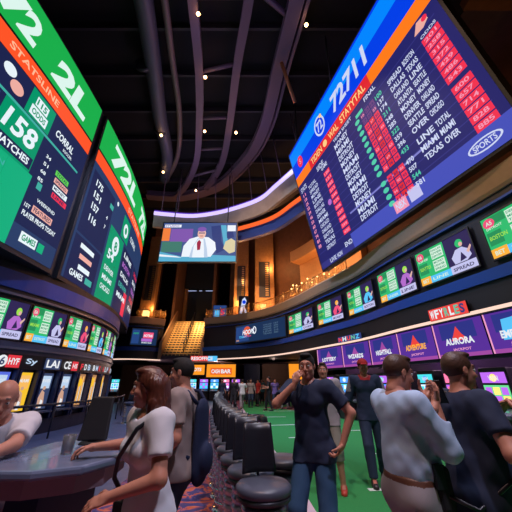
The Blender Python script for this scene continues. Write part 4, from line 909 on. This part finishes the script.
# ================================================================ betting kiosks in the left drum
kio = {k: glow('kiosk '+k, c) for k, c in dict(blue=(.10, .16, .75), yellow=(.95, .55, .03), dark=(.04, .06, .14), pale=(.5, .65, .85), amber=(.95, .50, .12), brown=(.45, .22, .10), white=(.8, .82, .85), red=(.75, .04, .06), skin=(.6, .35, .25)).items()}
def kiosk(a0, w_, label, scheme, sign):
    """a tall cabinet standing in the drum's recess; drawn in a flat frame tangent to the drum"""
    am = (a0+w_/2)/LR; nrm_ = V((math.cos(am), math.sin(am), 0)); tx = V((-math.sin(am), math.cos(am), 0)); o = LC+nrm_*(LR+.0)
    t = empty('betting_kiosk', label, 'kiosk', o); F = frame_from(tx*(-w_/2), tx, (0, 0, 1)); s = Face(F, t)
    slab('cabinet', lambda u, v, n: F(u+.01, v+.43, n-.08), w_-.02, 1.42, .34, darkm, t)
    for sx in (0, w_-.07): slab('pilaster', lambda u, v, n: F(sx+u+.005*(1 if sx == 0 else -1), v+.43, n+.10), .07, 1.42, .17, navyd, t)
    slab('shelf', lambda u, v, n: F(.07+u, .62+v, n+.18), w_-.14, .05, .3, greym, t)
    a, b = .12, w_-.12; w2 = b-a
    if scheme == 'interior':
        s.quad('screen', kio['brown'], a, .7, b, 1.8, -.07, 1)  # gold-lit interior with columns, its light put into glowing flat panels
        for i in range(3): s.quad('screen_graphics', kio['amber'], a+w2*(.08+.32*i), .75, a+w2*(.22+.32*i), 1.72, -.06, 1); s.quad('screen_graphics', kio['white'], a+w2*(.25+.32*i), .8, a+w2*(.31+.32*i), 1.5, -.055, 1)
        s.disc('screen_graphics', kio['yellow'], a+w2*.5, 1.5, w2*.22, -.05)
    else:
        c = kio[scheme]; s.quad('screen', c, a, .72, b, 1.78, -.07, 1)
        c2 = kio['pale'] if scheme != 'yellow' else kio['amber']
        s.quad('screen_graphics', c2, a+w2*.12, 1.32, b-w2*.12, 1.70, -.06, 1); s.text('screen_graphics', kio['white'] if scheme != 'pale' else kio['dark'], random.choice(WORDS), a+w2*.15, 1.5, .1, w2*.65, -.05)
        s.poly('screen_graphics', kio['skin'], [(a+w2*.3, .75), (a+w2*.25, 1.05), (a+w2*.4, 1.28), (a+w2*.62, 1.2), (a+w2*.72, .9), (a+w2*.65, .75)], -.055); s.disc('screen_graphics', kio['skin'], a+w2*.5, 1.33, w2*.11, -.045)
        s.poly('screen_graphics', kio['white'], [(a+w2*.42, .75), (a+w2*.45, 1.0), (a+w2*.62, .95), (a+w2*.6, .75)], -.04)
    sc_ = {'6': None}
    if sign == 'six':
        s.disc('sign', kio['white'], w_*.30, 2.07, .15, .03, ry=.16); s.text('sign', kio['dark'], '6', w_*.30-.07, 1.96, .22, .14, .04, .03); s.quad('sign', kio['red'], w_*.46, 1.9, w_*.98, 2.24, .03, 1); s.text('sign', kio['white'], 'HYF', w_*.52, 1.98, .18, w_*.4, .04, .03)
    elif sign == 'knot': s.text('sign', kio['pale'], 'Sy', w_*.2, 1.98, .2, w_*.55, .03)
    elif sign == 'lai': s.quad('sign', kio['dark'], .05, 1.9, w_-.05, 2.24, .03, 1); s.text('sign', kio['white'], 'LAI', .12, 1.95, .24, w_-.25, .04, .03)
    elif sign == 'ce': s.text('sign', kio['white'], 'CE', .06, 1.94, .26, w_*.42, .03, .03); s.quad('sign', kio['red'], w_*.55, 1.9, w_*.95, 2.22, .03, 1); s.text('sign', kio['white'], 'HS', w_*.6, 1.98, .16, w_*.3, .04)
    else:
        for i in range(3): s.text('sign', (kio['white'], kio['pale'], kio['red'])[(i+len(label)) % 3], 'LMFKDAB'[(i*2+len(label)) % 7], w_*(.1+.3*i), 1.95, .22, w_*.2, .03, .03)
    s.done()
for a in ((-4.95, .8, 'dark betting kiosk at the far left photo edge', 'pale', ''), (-4.1, .75, 'betting kiosk with pale screen left of the bald man', 'pale', 'knot'), (-3.3, .78, 'betting kiosk with blue screen under the round 6 and red plate', 'blue', 'six'), (-2.5, .72, 'betting kiosk with bright yellow screen', 'yellow', 'knot'), (-1.72, .8, 'narrow dark betting kiosk with pale picture under the LAI sign', 'dark', 'lai'), (-.85, .9, 'dark betting kiosk with a figure on screen under the CE sign', 'dark', 'ce'),
          (.12, .95, 'amber lit betting kiosk nearest the CE kiosk', 'interior', 'x'), (1.12, 1.1, 'amber lit betting kiosk second past the CE kiosk', 'interior', 'xy'), (2.3, 1.3, 'amber lit betting kiosk third past the CE kiosk', 'interior', 'xyz'), (3.7, 1.5, 'pale betting kiosk where the drum turns away', 'pale', 'w')): kiosk(*a)
# low grey barrier in front of the kiosks
t = empty('barrier', 'low dark rail barrier before the betting kiosks', 'barrier', (-6.2, 9, 0)); bp = arc(V((-18.87, 11.56, 0)), 12.9, -3.5, 5, 16)
MB().tube([p-t.location+V((0, 0, .9)) for p in bp], .035, darkm, 8).build('rail', t)
for p in bp[::3]: q = p-t.location; MB().tube([(q.x, q.y, 0), (q.x, q.y, .9)], .025, darkm, 8).build('post', t)

# ================================================================ bar stools
vinyl = mat('black vinyl', (.014, .014, .022), .35, bump=.05, nscale=60); seatm = mat('slate vinyl seat', (.07, .08, .12), .4, bump=.05, nscale=60); chrome = mat('chrome', (.7, .7, .75), .15, 1.)
clear = mat('smoky ribbed drum', (.35, .37, .45), .25, .6)
def stool():
    t = empty('bar_stool', 'x', 'bar stool')
    MB().lathe([(.001, .70), (.205, .70), (.22, .715), (.222, .75), (.20, .77), (.001, .775)], seatm, 32).build('seat', t)
    MB().lathe([(.17, .665), (.215, .67), (.215, .70), (.17, .70)], darkm, 32).build('seat_ring', t)
    prof = []
    for i in range(9): z = .06+.067*i; prof += [(.168, z), (.178, z+.012), (.178, z+.035), (.168, z+.047)]
    MB().lathe([(.02, .05)]+prof+[(.02, .665)], clear, 28).build('ribbed_pedestal', t)
    MB().lathe([(.001, 0), (.21, 0), (.215, .02), (.19, .045), (.001, .055)], chrome, 28).build('base', t)
    MB().tube([(.215*math.cos(a), .215*math.sin(a), .25) for a in np.linspace(0, 2*math.pi, 21)[:-1]], .012, chrome, 6, closed=True).build('foot_ring', t)
    b = MB(); n = 12                                    # backrest: slightly curved, tapering padded panel
    vs = []
    for zi in range(7):
        f = zi/6; z = .80+.36*f; w_ = .150-.022*f
        for k in range(n+1):
            u = -1+2*k/n; edge = (1-abs(u)**6)**.5 if abs(u) < 1 else 0; x = u*w_
            y = .165+.06*f-.04*u*u; th = .022*(edge*.8+.2)*(1 if 0 < zi < 6 else .55); vs.append((x, y-th, z)); vs.append((x, y+th, z))
    r = 2*(n+1); fs = []
    for zi in range(6):
        for k in range(n):
            a = zi*r+2*k; fs += [(a, a+2, a+2+r, a+r), (a+3, a+1, a+1+r, a+3+r)]
        a = zi*r; fs += [(a, a+r, a+r+1, a+1)]; a = zi*r+2*n; fs += [(a, a+1, a+r+1, a+r)]
    for k in range(n): fs += [(2*k, 2*k+1, 2*k+3, 2*k+2), (6*r+2*k, 6*r+2*k+2, 6*r+2*k+3, 6*r+2*k+1)]
    b.add(vs, fs, vinyl, True); bk = b.build('backrest', t)
    MB().tube([(0, .12, .69), (0, .19, .72), (0, .195, .86)], .018, chrome, 8).build('bracket', bk)
    return t
st = stool()
row = [(.06, 2.80), (-.05, 3.26), (-.17, 3.71), (-.27, 4.18), (-.37, 4.65), (-.46, 5.12), (-.55, 5.59), (-.63, 6.06), (-.70, 6.53), (-.78, 7.0), (-.86, 7.47), (-.93, 7.95), (-1.0, 8.45), (-1.07, 9.0), (-1.14, 9.6), (-1.2, 10.2), (-1.27, 10.9), (-1.33, 11.6), (-1.4, 12.4)]
od = ['nearest the camera', 'second from the camera', 'third from the camera', 'fourth from the camera', 'fifth from the camera', 'sixth from the camera', 'seventh from the camera', 'eighth from the camera', 'ninth from the camera', 'tenth from the camera', 'eleventh from the camera', 'twelfth from the camera', 'seventh from the far end', 'sixth from the far end', 'fifth from the far end', 'fourth from the far end', 'third from the far end', 'last but one at the far end', 'last at the far end']
for i, (x, y) in enumerate(row):
    o = st if i == 0 else copy_tree(st); o.location = (x, y, .0); o.rotation_euler = (0, 0, math.radians(12+random.uniform(-5, 5)))
    tag(o, 'black backed round bar stool in the aisle row, %s' % od[i], 'bar stool', 'bar stools lined up beside the turf')
o = copy_tree(st); o.location = (.29, 3.64, 0); o.rotation_euler = (0, 0, math.radians(95)); tag(o, 'bar stool standing out of line at the turf edge behind the nearest stool', 'bar stool', 'bar stools lined up beside the turf')
for i, (x, y, l) in enumerate(((-5.2, 13.0, 'nearest the drum'), (-4.4, 13.6, 'second from the drum'), (-5.6, 15.4, 'third from the drum'), (-4.7, 16.0, 'fourth from the drum'), (-6.9, 18.2, 'farthest back on the left'), (-5.7, 18.6, 'beside the farthest one on the left'))):
    o = copy_tree(st); o.location = (x, y, 0); o.rotation_euler = (0, 0, 1.2*i); tag(o, 'black stool on the blue grey floor, %s' % l, 'bar stool', 'stools scattered on the blue grey floor')
t = empty('waste_bin', 'dark round waste bin at the turf edge by the stool row', 'bin', (-.05, 6.9, 0)); MB().lathe([(.001, 0), (.2, 0), (.22, .03), (.22, .82), (.001, .82)], mat('plum black metal', (.05, .02, .05), .4, .3), 28).build('body', t); MB().lathe([(.225, .80), (.235, .82), (.235, .86), (.12, .87), (.12, .84)], darkm, 28).build('rim', t)
t = empty('queue_post', 'thin dark queue post behind the stool row', 'post', (-.55, 8.6, 0)); MB().lathe([(.001, 0), (.17, 0), (.16, .03), (.03, .05), (.025, .95), (.04, .97), (.001, 1.0)], darkm, 20).build('pole', t)
# long counter the stools face is out of sight; nearest aisle clutter: a black bag on the carpet
t = empty('handbag', 'black handbag with looped strap on the carpet beside the stool row', 'bag', (-.02, 3.95-.6, 0))
t.location = (-.42, 3.32, 0); t.rotation_euler = (0, 0, .4)
bevel(MB().box((-.13, -.06, 0), (.13, .06, .19), vinyl).build('body', t), .03, 3); MB().tube([(-.1, 0, .18), (-.09, -.02, .33), (0, -.05, .38), (.09, -.02, .33), (.1, 0, .18)], .009, vinyl, 6).build('strap', t)

# ================================================================ gaming table at the left
felt = mat('grey blue table top', (.16, .20, .32), .25, noise=.25, nscale=6, coat=.3)
TZ = 1.06
t = empty('counter_table', 'blue grey topped angled counter at the lower left', 'table', (-1.5, 2.1, 0))
top = [(-1.3, -.23), (.28, -.23), (.50, -.12), (.60, .1), (.56, .5), (.38, .74), (.1, .80), (-.14, .60), (-.18, .1), (-.32, -.06), (-1.3, -.06)]
def prism(pts, z0, z1, m, nm, root):
    n = len(pts); return MB().add([(x, y, z0) for x, y in pts]+[(x, y, z1) for x, y in pts], [tuple(reversed(range(n))), tuple(range(n, 2*n))]+[(i, (i+1) % n, n+(i+1) % n, n+i) for i in range(n)], m).build(nm, root)
bevel(prism(top, TZ-.05, TZ, felt, 'table_top', t), .015)
ins = [(x-.05*(1 if x > -.1 else -.4), y+(.04 if y < -.1 else -.04)) for x, y in top]
prism(ins, TZ-.14, TZ-.05, mat('pink grey apron', (.35, .25, .32), .5), 'apron', t)
MB().box((.12, -.14, 0), (.3, .52, TZ-.14), navyd).build('pedestal', t); MB().box((-1.1, -.18, 0), (-.5, -.10, TZ-.14), navyd).build('pedestal', t); MB().tube([(-1.2, -.21, .22), (.3, -.21, .22), (.42, -.1, .22), (.42, .5, .22)], .02, chrome, 8).build('foot_rail', t)
t = empty('table_monitor', 'black table monitor seen from behind on the counter', 'monitor', (-1.30, 2.62, TZ), .1)
bevel(MB().add([(-.11, -.02, .02), (.11, -.02, .02), (.11, .03, .02), (-.11, .03, .02), (-.09, .06, .33), (.09, .06, .33), (.09, .09, .33), (-.09, .09, .33)], [(0, 3, 2, 1), (4, 5, 6, 7), (0, 1, 5, 4), (1, 2, 6, 5), (2, 3, 7, 6), (3, 0, 4, 7)], black).build('housing', t), .012)
MB().box((-.03, 0, 0), (.03, .04, .1), black).build('stand', t); MB().lathe([(.001, 0), (.10, 0), (.09, .012), (.001, .016)], black, 20, (0, .02, 0)).build('foot', t)
t = empty('drinking_glass', 'clear glass with a pink drink on the counter', 'glass', (-1.28, 2.27, TZ+.001)); gl = mat('clear glass', (.85, .9, .95), .05, trans=.9)
MB().lathe([(.001, 0), (.034, 0), (.040, .11), (.037, .11), (.031, .01), (.001, .01)], gl, 24).build('tumbler', t); MB().lathe([(.001, .012), (.030, .012), (.034, .09), (.001, .09)], mat('pink drink', (.8, .35, .3), .1, trans=.4), 20).build('drink', t)
t = empty('stool', 'tall grey stool under the bald man', 'stool', (-1.97, 2.40, 0)); MB().lathe([(.001, .60), (.17, .60), (.18, .62), (.17, .64), (.001, .65)], seatm, 24).build('seat', t); MB().lathe([(.001, 0), (.2, 0), (.18, .03), (.03, .05), (.03, .60), (.001, .60)], chrome, 20).build('pedestal', t)
# ================================================================ people in front
D = math.radians
sk = skinmat('tanned skin', (.52, .22, .15)); sk2 = skinmat('rosy skin', (.60, .28, .20)); sk3 = skinmat('brown skin', (.34, .14, .09))
hb_ = mat('dark brown hair', (.03, .014, .010), .5, noise=.4, nscale=60); ha = mat('auburn hair', (.10, .025, .014), .4, noise=.5, nscale=50); hbk = mat('black hair', (.010, .008, .009), .8); hbr = mat('brown hair', (.07, .03, .018), .5, noise=.3, nscale=50)
ct = lambda n, c: mat(n, c, .85, bump=.5, nscale=7)
wht = ct('white cotton', (.68, .68, .75)); khk = ct('khaki cotton', (.32, .25, .24)); nvt = ct('navy cotton', (.018, .03, .075)); blt = ct('deep blue cotton', (.012, .022, .06)); pal = ct('pale blue cotton', (.42, .56, .80)); jean = ct('blue denim', (.03, .09, .20)); djn = ct('dark denim', (.02, .035, .08)); grt = ct('grey trousers cloth', (.30, .27, .30)); kks = ct('khaki shorts cloth', (.22, .20, .17)); blk = ct('black cloth', (.012, .012, .018)); brn = mat('brown leather', (.10, .035, .02), .5); redc = ct('red cotton', (.5, .03, .03)); shd = mat('dark shoe leather', (.03, .02, .02), .4); shr = mat('red shoe', (.5, .05, .03), .5)
TW_ = 1.06
bald, J1 = make_person('person', 'bald person in a white tee seated at the counter, forearm on the top', (-1.93, 2.39, 0), D(-136), sk2, mat('grey brows', (.15, .10, .09), .6), wht, blt, shd, ht=1.76,
    lean=D(17), fat=.05, seated=True, pelz=.755, fz=(.15, .15), feet=((.16, .34), (-.16, .30)), hands=((-1.9, 1.93, TW_+.035, 1), (-1.60, 1.93, TW_+.03, 1)), poles=((1, -.2, -.3), (-1, .1, -.2)), palm=((0, 0, -1), (0, 0, -1)), fdir=(None, (.8, .4, 0)), curl=(.35, .35), head=(D(-8), D(-24), D(0)), hair_style='bald', sleeve=.8)
wom, J2 = make_person('person', 'person with long auburn hair and white tee reaching over the counter', (-.59, 1.96, 0), D(134), sk, ha, wht, jean, shd, ht=1.61, fem=True,
    lean=D(8), hands=((-1.03, 2.16, TW_+.06, 1), (-.70, 1.70, 1.0, 1)), poles=((.6, -.6, -.8), (-.9, -.6, -.4)), palm=((-.3, 0, -1), (.6, 0, -1)), curl=(.7, .5), feet=((.09, .04), (-.1, -.1)), head=(D(-40), D(-6), D(0)), hair_style='long', hem=.0, sleeve=.66)
man3, J3 = make_person('person', 'person in a khaki tee with dark hair standing behind the long haired one', (-.60, 2.66, 0), D(88), sk, hbk, khk, djn, shd, ht=1.72,
    lean=D(3), hands=((.05, .10, -.50), (-.05, .16, -.44)), curl=(.5, .5), head=(D(-6), D(-6), D(0)), hair_style='full', hem=-.07, sleeve=.7)
man4, J4 = make_person('person', 'person in a dark tee and jeans raising one hand to the mouth on the turf', (.55, 3.16, 0), D(146), sk, hbk, blt, jean, shd, ht=1.80,
    lean=D(4), hands=((-.14, .20, .04), (-.10, .04, -.44)), poles=((.9, -.1, -.7), (-1, -.4, -.1)), palm=((-.4, -.9, .1), (1, .2, 0)), fdir=((-.45, -.1, 1), (.5, .3, -1)), curl=(.9, .8), feet=((.14, .10), (-.13, -.08)), head=(D(14), D(-6), D(0)), hair_style='short', sleeve=.72)
man5, J5 = make_person('person', 'person in khaki shorts and red shoes half hidden behind the dark tee', (1.18, 5.35, 0), D(165), sk, hbr, grt, kks, shr, ht=1.84, hands=((.1, .0, -.52), (-.15, .1, -.48)), feet=((.12, -.05), (-.16, .12)), short_pants=True, sleeve=.7)
man6, J6 = make_person('person', 'person in a red cap and dark tee with pale sleeves walking on the turf', (2.0, 5.65, 0), D(168), skinmat('flushed skin', (.62, .22, .16)), hbk, nvt, djn, shd, ht=1.92, hands=((.16, .02, -.50), (-.16, .10, -.50)), feet=((.1, .22), (-.12, -.2)), head=(D(4), D(-4), 0), hair_style='cap', sleeve=1.35, collar=redc, stripe=grt)
man7, J7 = make_person('person', 'person in a pale blue shirt and grey trousers holding a phone, seen from the side', (.94, 2.14, 0), D(-78), sk, hbr, pal, grt, shd, ht=1.71, lean=D(3), fat=.05,
    hands=((1.13, 1.99, 1.38, 1), (1.14, 2.11, 1.39, 1)), poles=((.15, -.35, -1), (-.3, .0, -1)), palm=((-.6, -.5, .5), (.6, -.6, .4)), fdir=((-.2, .6, .8), (.2, .6, .8)), curl=(1., 1.), feet=((.13, .05), (-.13, -.05)), head=(D(-2), D(-14), 0), sleeve=1.6, belt=brn)
man8, J8 = make_person('person', 'heavy person in a deep blue tee reaching forward beside the pale shirt', (1.31, 2.10, 0), D(-90), sk, hbr, blt, djn, shd, ht=1.72, lean=D(9), fat=.075,
    hem=-.24, hands=((1.52, 1.83, 1.32, 1), (1.56, 2.08, 1.31, 1)), poles=((.3, -.7, -1), (-.3, -.4, -1)), palm=((-.7, 0, -.6), (.7, 0, -.6)), curl=(.7, .7), feet=((.14, .05), (-.14, -.1)), head=(D(0), D(-4), 0), sleeve=.66)
# things they hold or carry
def phone(J, i, off, rz_, label, tilt=.4):
    p = J['w'](J['wr'][i]+np.array(off)); t = empty('phone', label, 'phone', p, rz_); b = MB().box((-.036, -.005, -.07), (.036, .005, .08), black).build('body', t); bevel(b, .004); b.rotation_euler = (tilt, 0, 0)
    s = MB().box((-.033, .0052, -.065), (.033, .0062, .075), glow('phone screen', (.10, .12, .2))).build('screen', t); s.rotation_euler = (tilt, 0, 0)
phone(J7, 1, (.05, .07, .05), D(-58), 'black phone held up by the person in the pale blue shirt')
def strap_pts(J, pts): return [J['w'](J['T'](*p)) for p in pts]
t = empty('shoulder_bag', 'black shoulder bag hanging between the pale shirt and the deep blue tee', 'bag', J8['w'](J8['T'](-.0, -.27, -.0)), D(-80))
bevel(MB().box((-.14, -.055, -.13), (.14, .055, .11), blk).build('body', t), .04, 3); MB().box((-.143, -.06, .0), (.143, .0, .115), vinyl).build('flap', t)
c0 = t.location; MB().tube([p-c0 for p in strap_pts(J8, [(-.16, -.30, 0), (-.16, -.19, .3), (-.10, -.09, .53), (.05, .10, .50), (.2, .19, .2), (.17, -.1, -.06), (.12, -.28, -.02)])], .012, vinyl, 6).build('strap', t)
for ch in t.children:
    if ch.name.startswith('strap'): ch.matrix_parent_inverse = Matrix.Rotation(-D(-80), 4, 'Z')
t = empty('shoulder_bag', 'black strap bag worn across the white tee of the long haired person', 'bag', J2['w'](J2['T'](.19, .02, -.06)), D(84)); c0 = t.location
bevel(MB().box((-.04, -.11, -.09), (.04, .11, .09), vinyl).build('body', t), .03, 3)
o = MB().tube([p-c0 for p in strap_pts(J2, [(.2, .05, .02), (.12, .155, .2), (.0, .18, .33), (-.1, .12, .47), (-.12, -.02, .535), (-.05, -.14, .42), (.1, -.15, .2), (.19, -.05, .02)])], .012, vinyl, 6).build('strap', t); o.matrix_parent_inverse = Matrix.Rotation(-D(84), 4, 'Z')
t = empty('backpack', 'long navy backpack on the back of the person in the khaki tee', 'backpack', J3['w'](J3['T'](0, -.175, .18)), D(74)); pk_ = SDF((-.24, -.2, -.42), (.24, .2, .36), .012); pk_.cone((0, 0, -.2), (0, .01, .18), .12, .10, .05, [[1, 0, 0], [0, 2.4, 0], [0, 0, 1]]).ell((0, -.05, -.14), (.09, .045, .11), .03); v_, f_ = pk_.net(); mesh_np('bag', [(v_, f_, 0)], [ct('navy nylon', (.006, .016, .06))], t)
for sx in (-1, 1): MB().tube([(sx*.08, .02, .24), (sx*.11, .10, .33), (sx*.125, .22, .34), (sx*.13, .31, .27), (sx*.13, .32, .1), (sx*.16, .2, -.06), (sx*.13, .03, -.12)], .016, ct('navy nylon', (.006, .016, .06)), 6).build('strap', t)
# ---------------------------------------------------------------- the distant crowd, each one modelled
cc = [ct('crowd teal cloth', (.05, .18, .22)), redc, wht, blk, ct('crowd violet cloth', (.18, .12, .40)), pal, nvt, khk]
def far(x, y, rz, sh_, pt, label, pose=0, ht=1.72, fem=False, hs='short'):
    hands = (((.12, .02, -.5), (-.12, .1, -.5)), ((.05, .3, -.2), (-.05, .25, -.3)), ((.3, .1, -.3), (-.1, .12, -.46)))[pose]
    feet = (((.1, .03), (-.1, 0)), ((.12, .2), (-.12, -.2)), ((.16, 0), (-.16, .1)))[pose]
    return make_person('person', label, (x, y, 0.02), rz, sk if pose else sk3, hbk, sh_, pt, shd, ht=ht, hands=hands, feet=feet, fem=fem, hair_style=hs, hires=False, group='distant crowd on the turf', sleeve=.7 if pose else 1.6)
for a in ((-1.25, 17.6, 2.9, blk, blk, 'distant person all in black standing left of the crowd', 0, 1.75), (-.85, 19.2, .4, wht, grt, 'distant person in white beside the one in black', 1, 1.68), (-.35, 20.5, 3.3, cc[7], djn, 'distant person in khaki behind the waste bin', 0, 1.72), (.15, 21.5, 2.2, redc, blk, 'distant person in red at the middle of the crowd', 2, 1.7),
          (.75, 18.2, 1.4, blk, blk, 'distant person in black walking across the turf with a stride', 1, 1.82), (1.2, 19.6, 3.4, cc[4], djn, 'distant person in violet right of the striding one', 2, 1.72), (1.75, 19.2, 2.7, redc, grt, 'distant person in red right of the one in violet', 1, 1.45), (2.25, 20.4, 3.0, cc[0], djn, 'distant person in teal right of the short one in red', 0, 1.75), (2.8, 21.2, 3.6, cc[5], blk, 'distant person in pale blue at the right end of the crowd', 2, 1.72),
          (.45, 23.5, 3.0, cc[0], blk, 'distant person in teal at the back of the crowd', 0, 1.75), (-.6, 23.8, 2.5, redc, djn, 'distant person in red before the dark blue partition', 0, 1.7), (1.5, 24.0, .2, nvt, blk, 'distant person in navy before the brown partition', 2, 1.75), (4.0, 10.8, 3.0, cc[4], blk, 'distant person in violet beyond the red cap by the machines', 0, 1.72), (-2.3, 21.0, 2.9, cc[6], jean, 'distant person in navy at the end of the carpet aisle', 0, 1.72), (-6.6, 20.5, 2.0, cc[3], blk, 'distant person in black by the far left machines', 1, 1.75)): far(*a)

# ================================================================ lamps and added lights
def lamp(kind, loc, power, col, size=.3, rot=None, spot=None, blend=.6, nm='scene_light'):
    l = bpy.data.lights.new(nm, kind); l.energy = power; l.color = col
    if kind == 'AREA': l.size = size
    else: l.shadow_soft_size = size
    if kind == 'SPOT': l.spot_size = spot or D(80); l.spot_blend = blend
    o = bpy.data.objects.new(nm, l); COL.objects.link(o); o.location = loc
    if rot is not None: o.rotation_euler = (V(rot)-V(loc)).to_track_quat('-Z', 'Y').to_euler()
    return o
warm = (1., .66, .56); cool = (.62, .68, 1.); pinkl = (1., .5, .55)
# ceiling spots over the turf and the aisle
lamp('SPOT', (2.6, 6.0, 13.0), 1800, (.9, .9, 1.), .25, (3.0, 8.0, 0), D(75))
lamp('SPOT', (1.6, 13, 14.5), 2900, (.9, .95, 1.), .25, (2., 15, 0), D(70))
lamp('SPOT', (-1.5, .5, 12), 2100, warm, .2, (-.6, 3., 1), D(40))
lamp('SPOT', (2.2, -.6, 10), 1700, (.85, .8, 1.), .2, (1.2, 2.6, 1), D(45))
lamp('SPOT', (-5.5, 6, 13), 2400, cool, .25, (-5, 12, 0), D(70))
# warm spots added to brighten the tan balcony front, no fixtures there
lamp('SPOT', (-1.5, 8, 14), 1700, (1., .6, .35), .2, (5.2, 8.5, 6), D(62)); lamp('SPOT', (-2.5, 9, 14.5), 3000, (1., .6, .35), .2, (1.2, 19.5, 6), D(60)); lamp('SPOT', (-1.5, 2, 13), 900, (1., .6, .35), .2, (6.3, 4., 6), D(60))
# cool spots added to lift the blue of the drum and lower bands
lamp('SPOT', (0, 10, 13), 1700, (.3, .5, 1.), .2, (-7, 11, 4), D(60)); lamp('SPOT', (-3, 8, 12), 2200, (.3, .5, 1.), .2, (4.5, 12, 4), D(70))
# warm lamps on the balcony and in the niche
for p, e in (((.6, 22.0, 7.0), 420), ((1.3, 22.4, 11), 120), ((-1.5, 23.4, 8.0), 220), ((3.9, 17.2, 8.6), 170), ((4.8, 15.0, 8.4), 140), ((-8.9, 24.0, 7.3), 160), ((8.3, 7.5, 7.2), 40), ((8.5, 3.0, 7.2), 30)): lamp('POINT', p, e, (1., .45, .15), .15)
lamp('SPOT', (-5.9, 20.6, 7.0), 1600, (1., .6, .25), .15, (-5.9, 25.0, 4.9), D(60))
# violet wash on the ceiling steel
for p in ((-2.5, 8, 13.6), (0, 13, 13.6), (-5, 16, 14), (1, 5, 13.6)): lamp('POINT', p, 38, (.6, .38, .9), .3)
lamp('POINT', (-3.5, 14.5, 11.0), 120, (.8, .7, .9), .3)
# soffit downlights in the lower hall and over the machines
for p in ((-3.5, 26, 3.0), (1.5, 25.5, 3.0), (-8.5, 25, 3.0), (4.2, 14.5, 2.9)): lamp('POINT', p, 60, (1., .7, .6), .15)
lamp('AREA', (6.9, 6.5, 3.1), 60, (1., .6, .9), 1., (6.6, 6.5, 0)); lamp('AREA', (6.3, 10, 3.1), 50, (1., .6, .9), 1., (6, 10, 0))
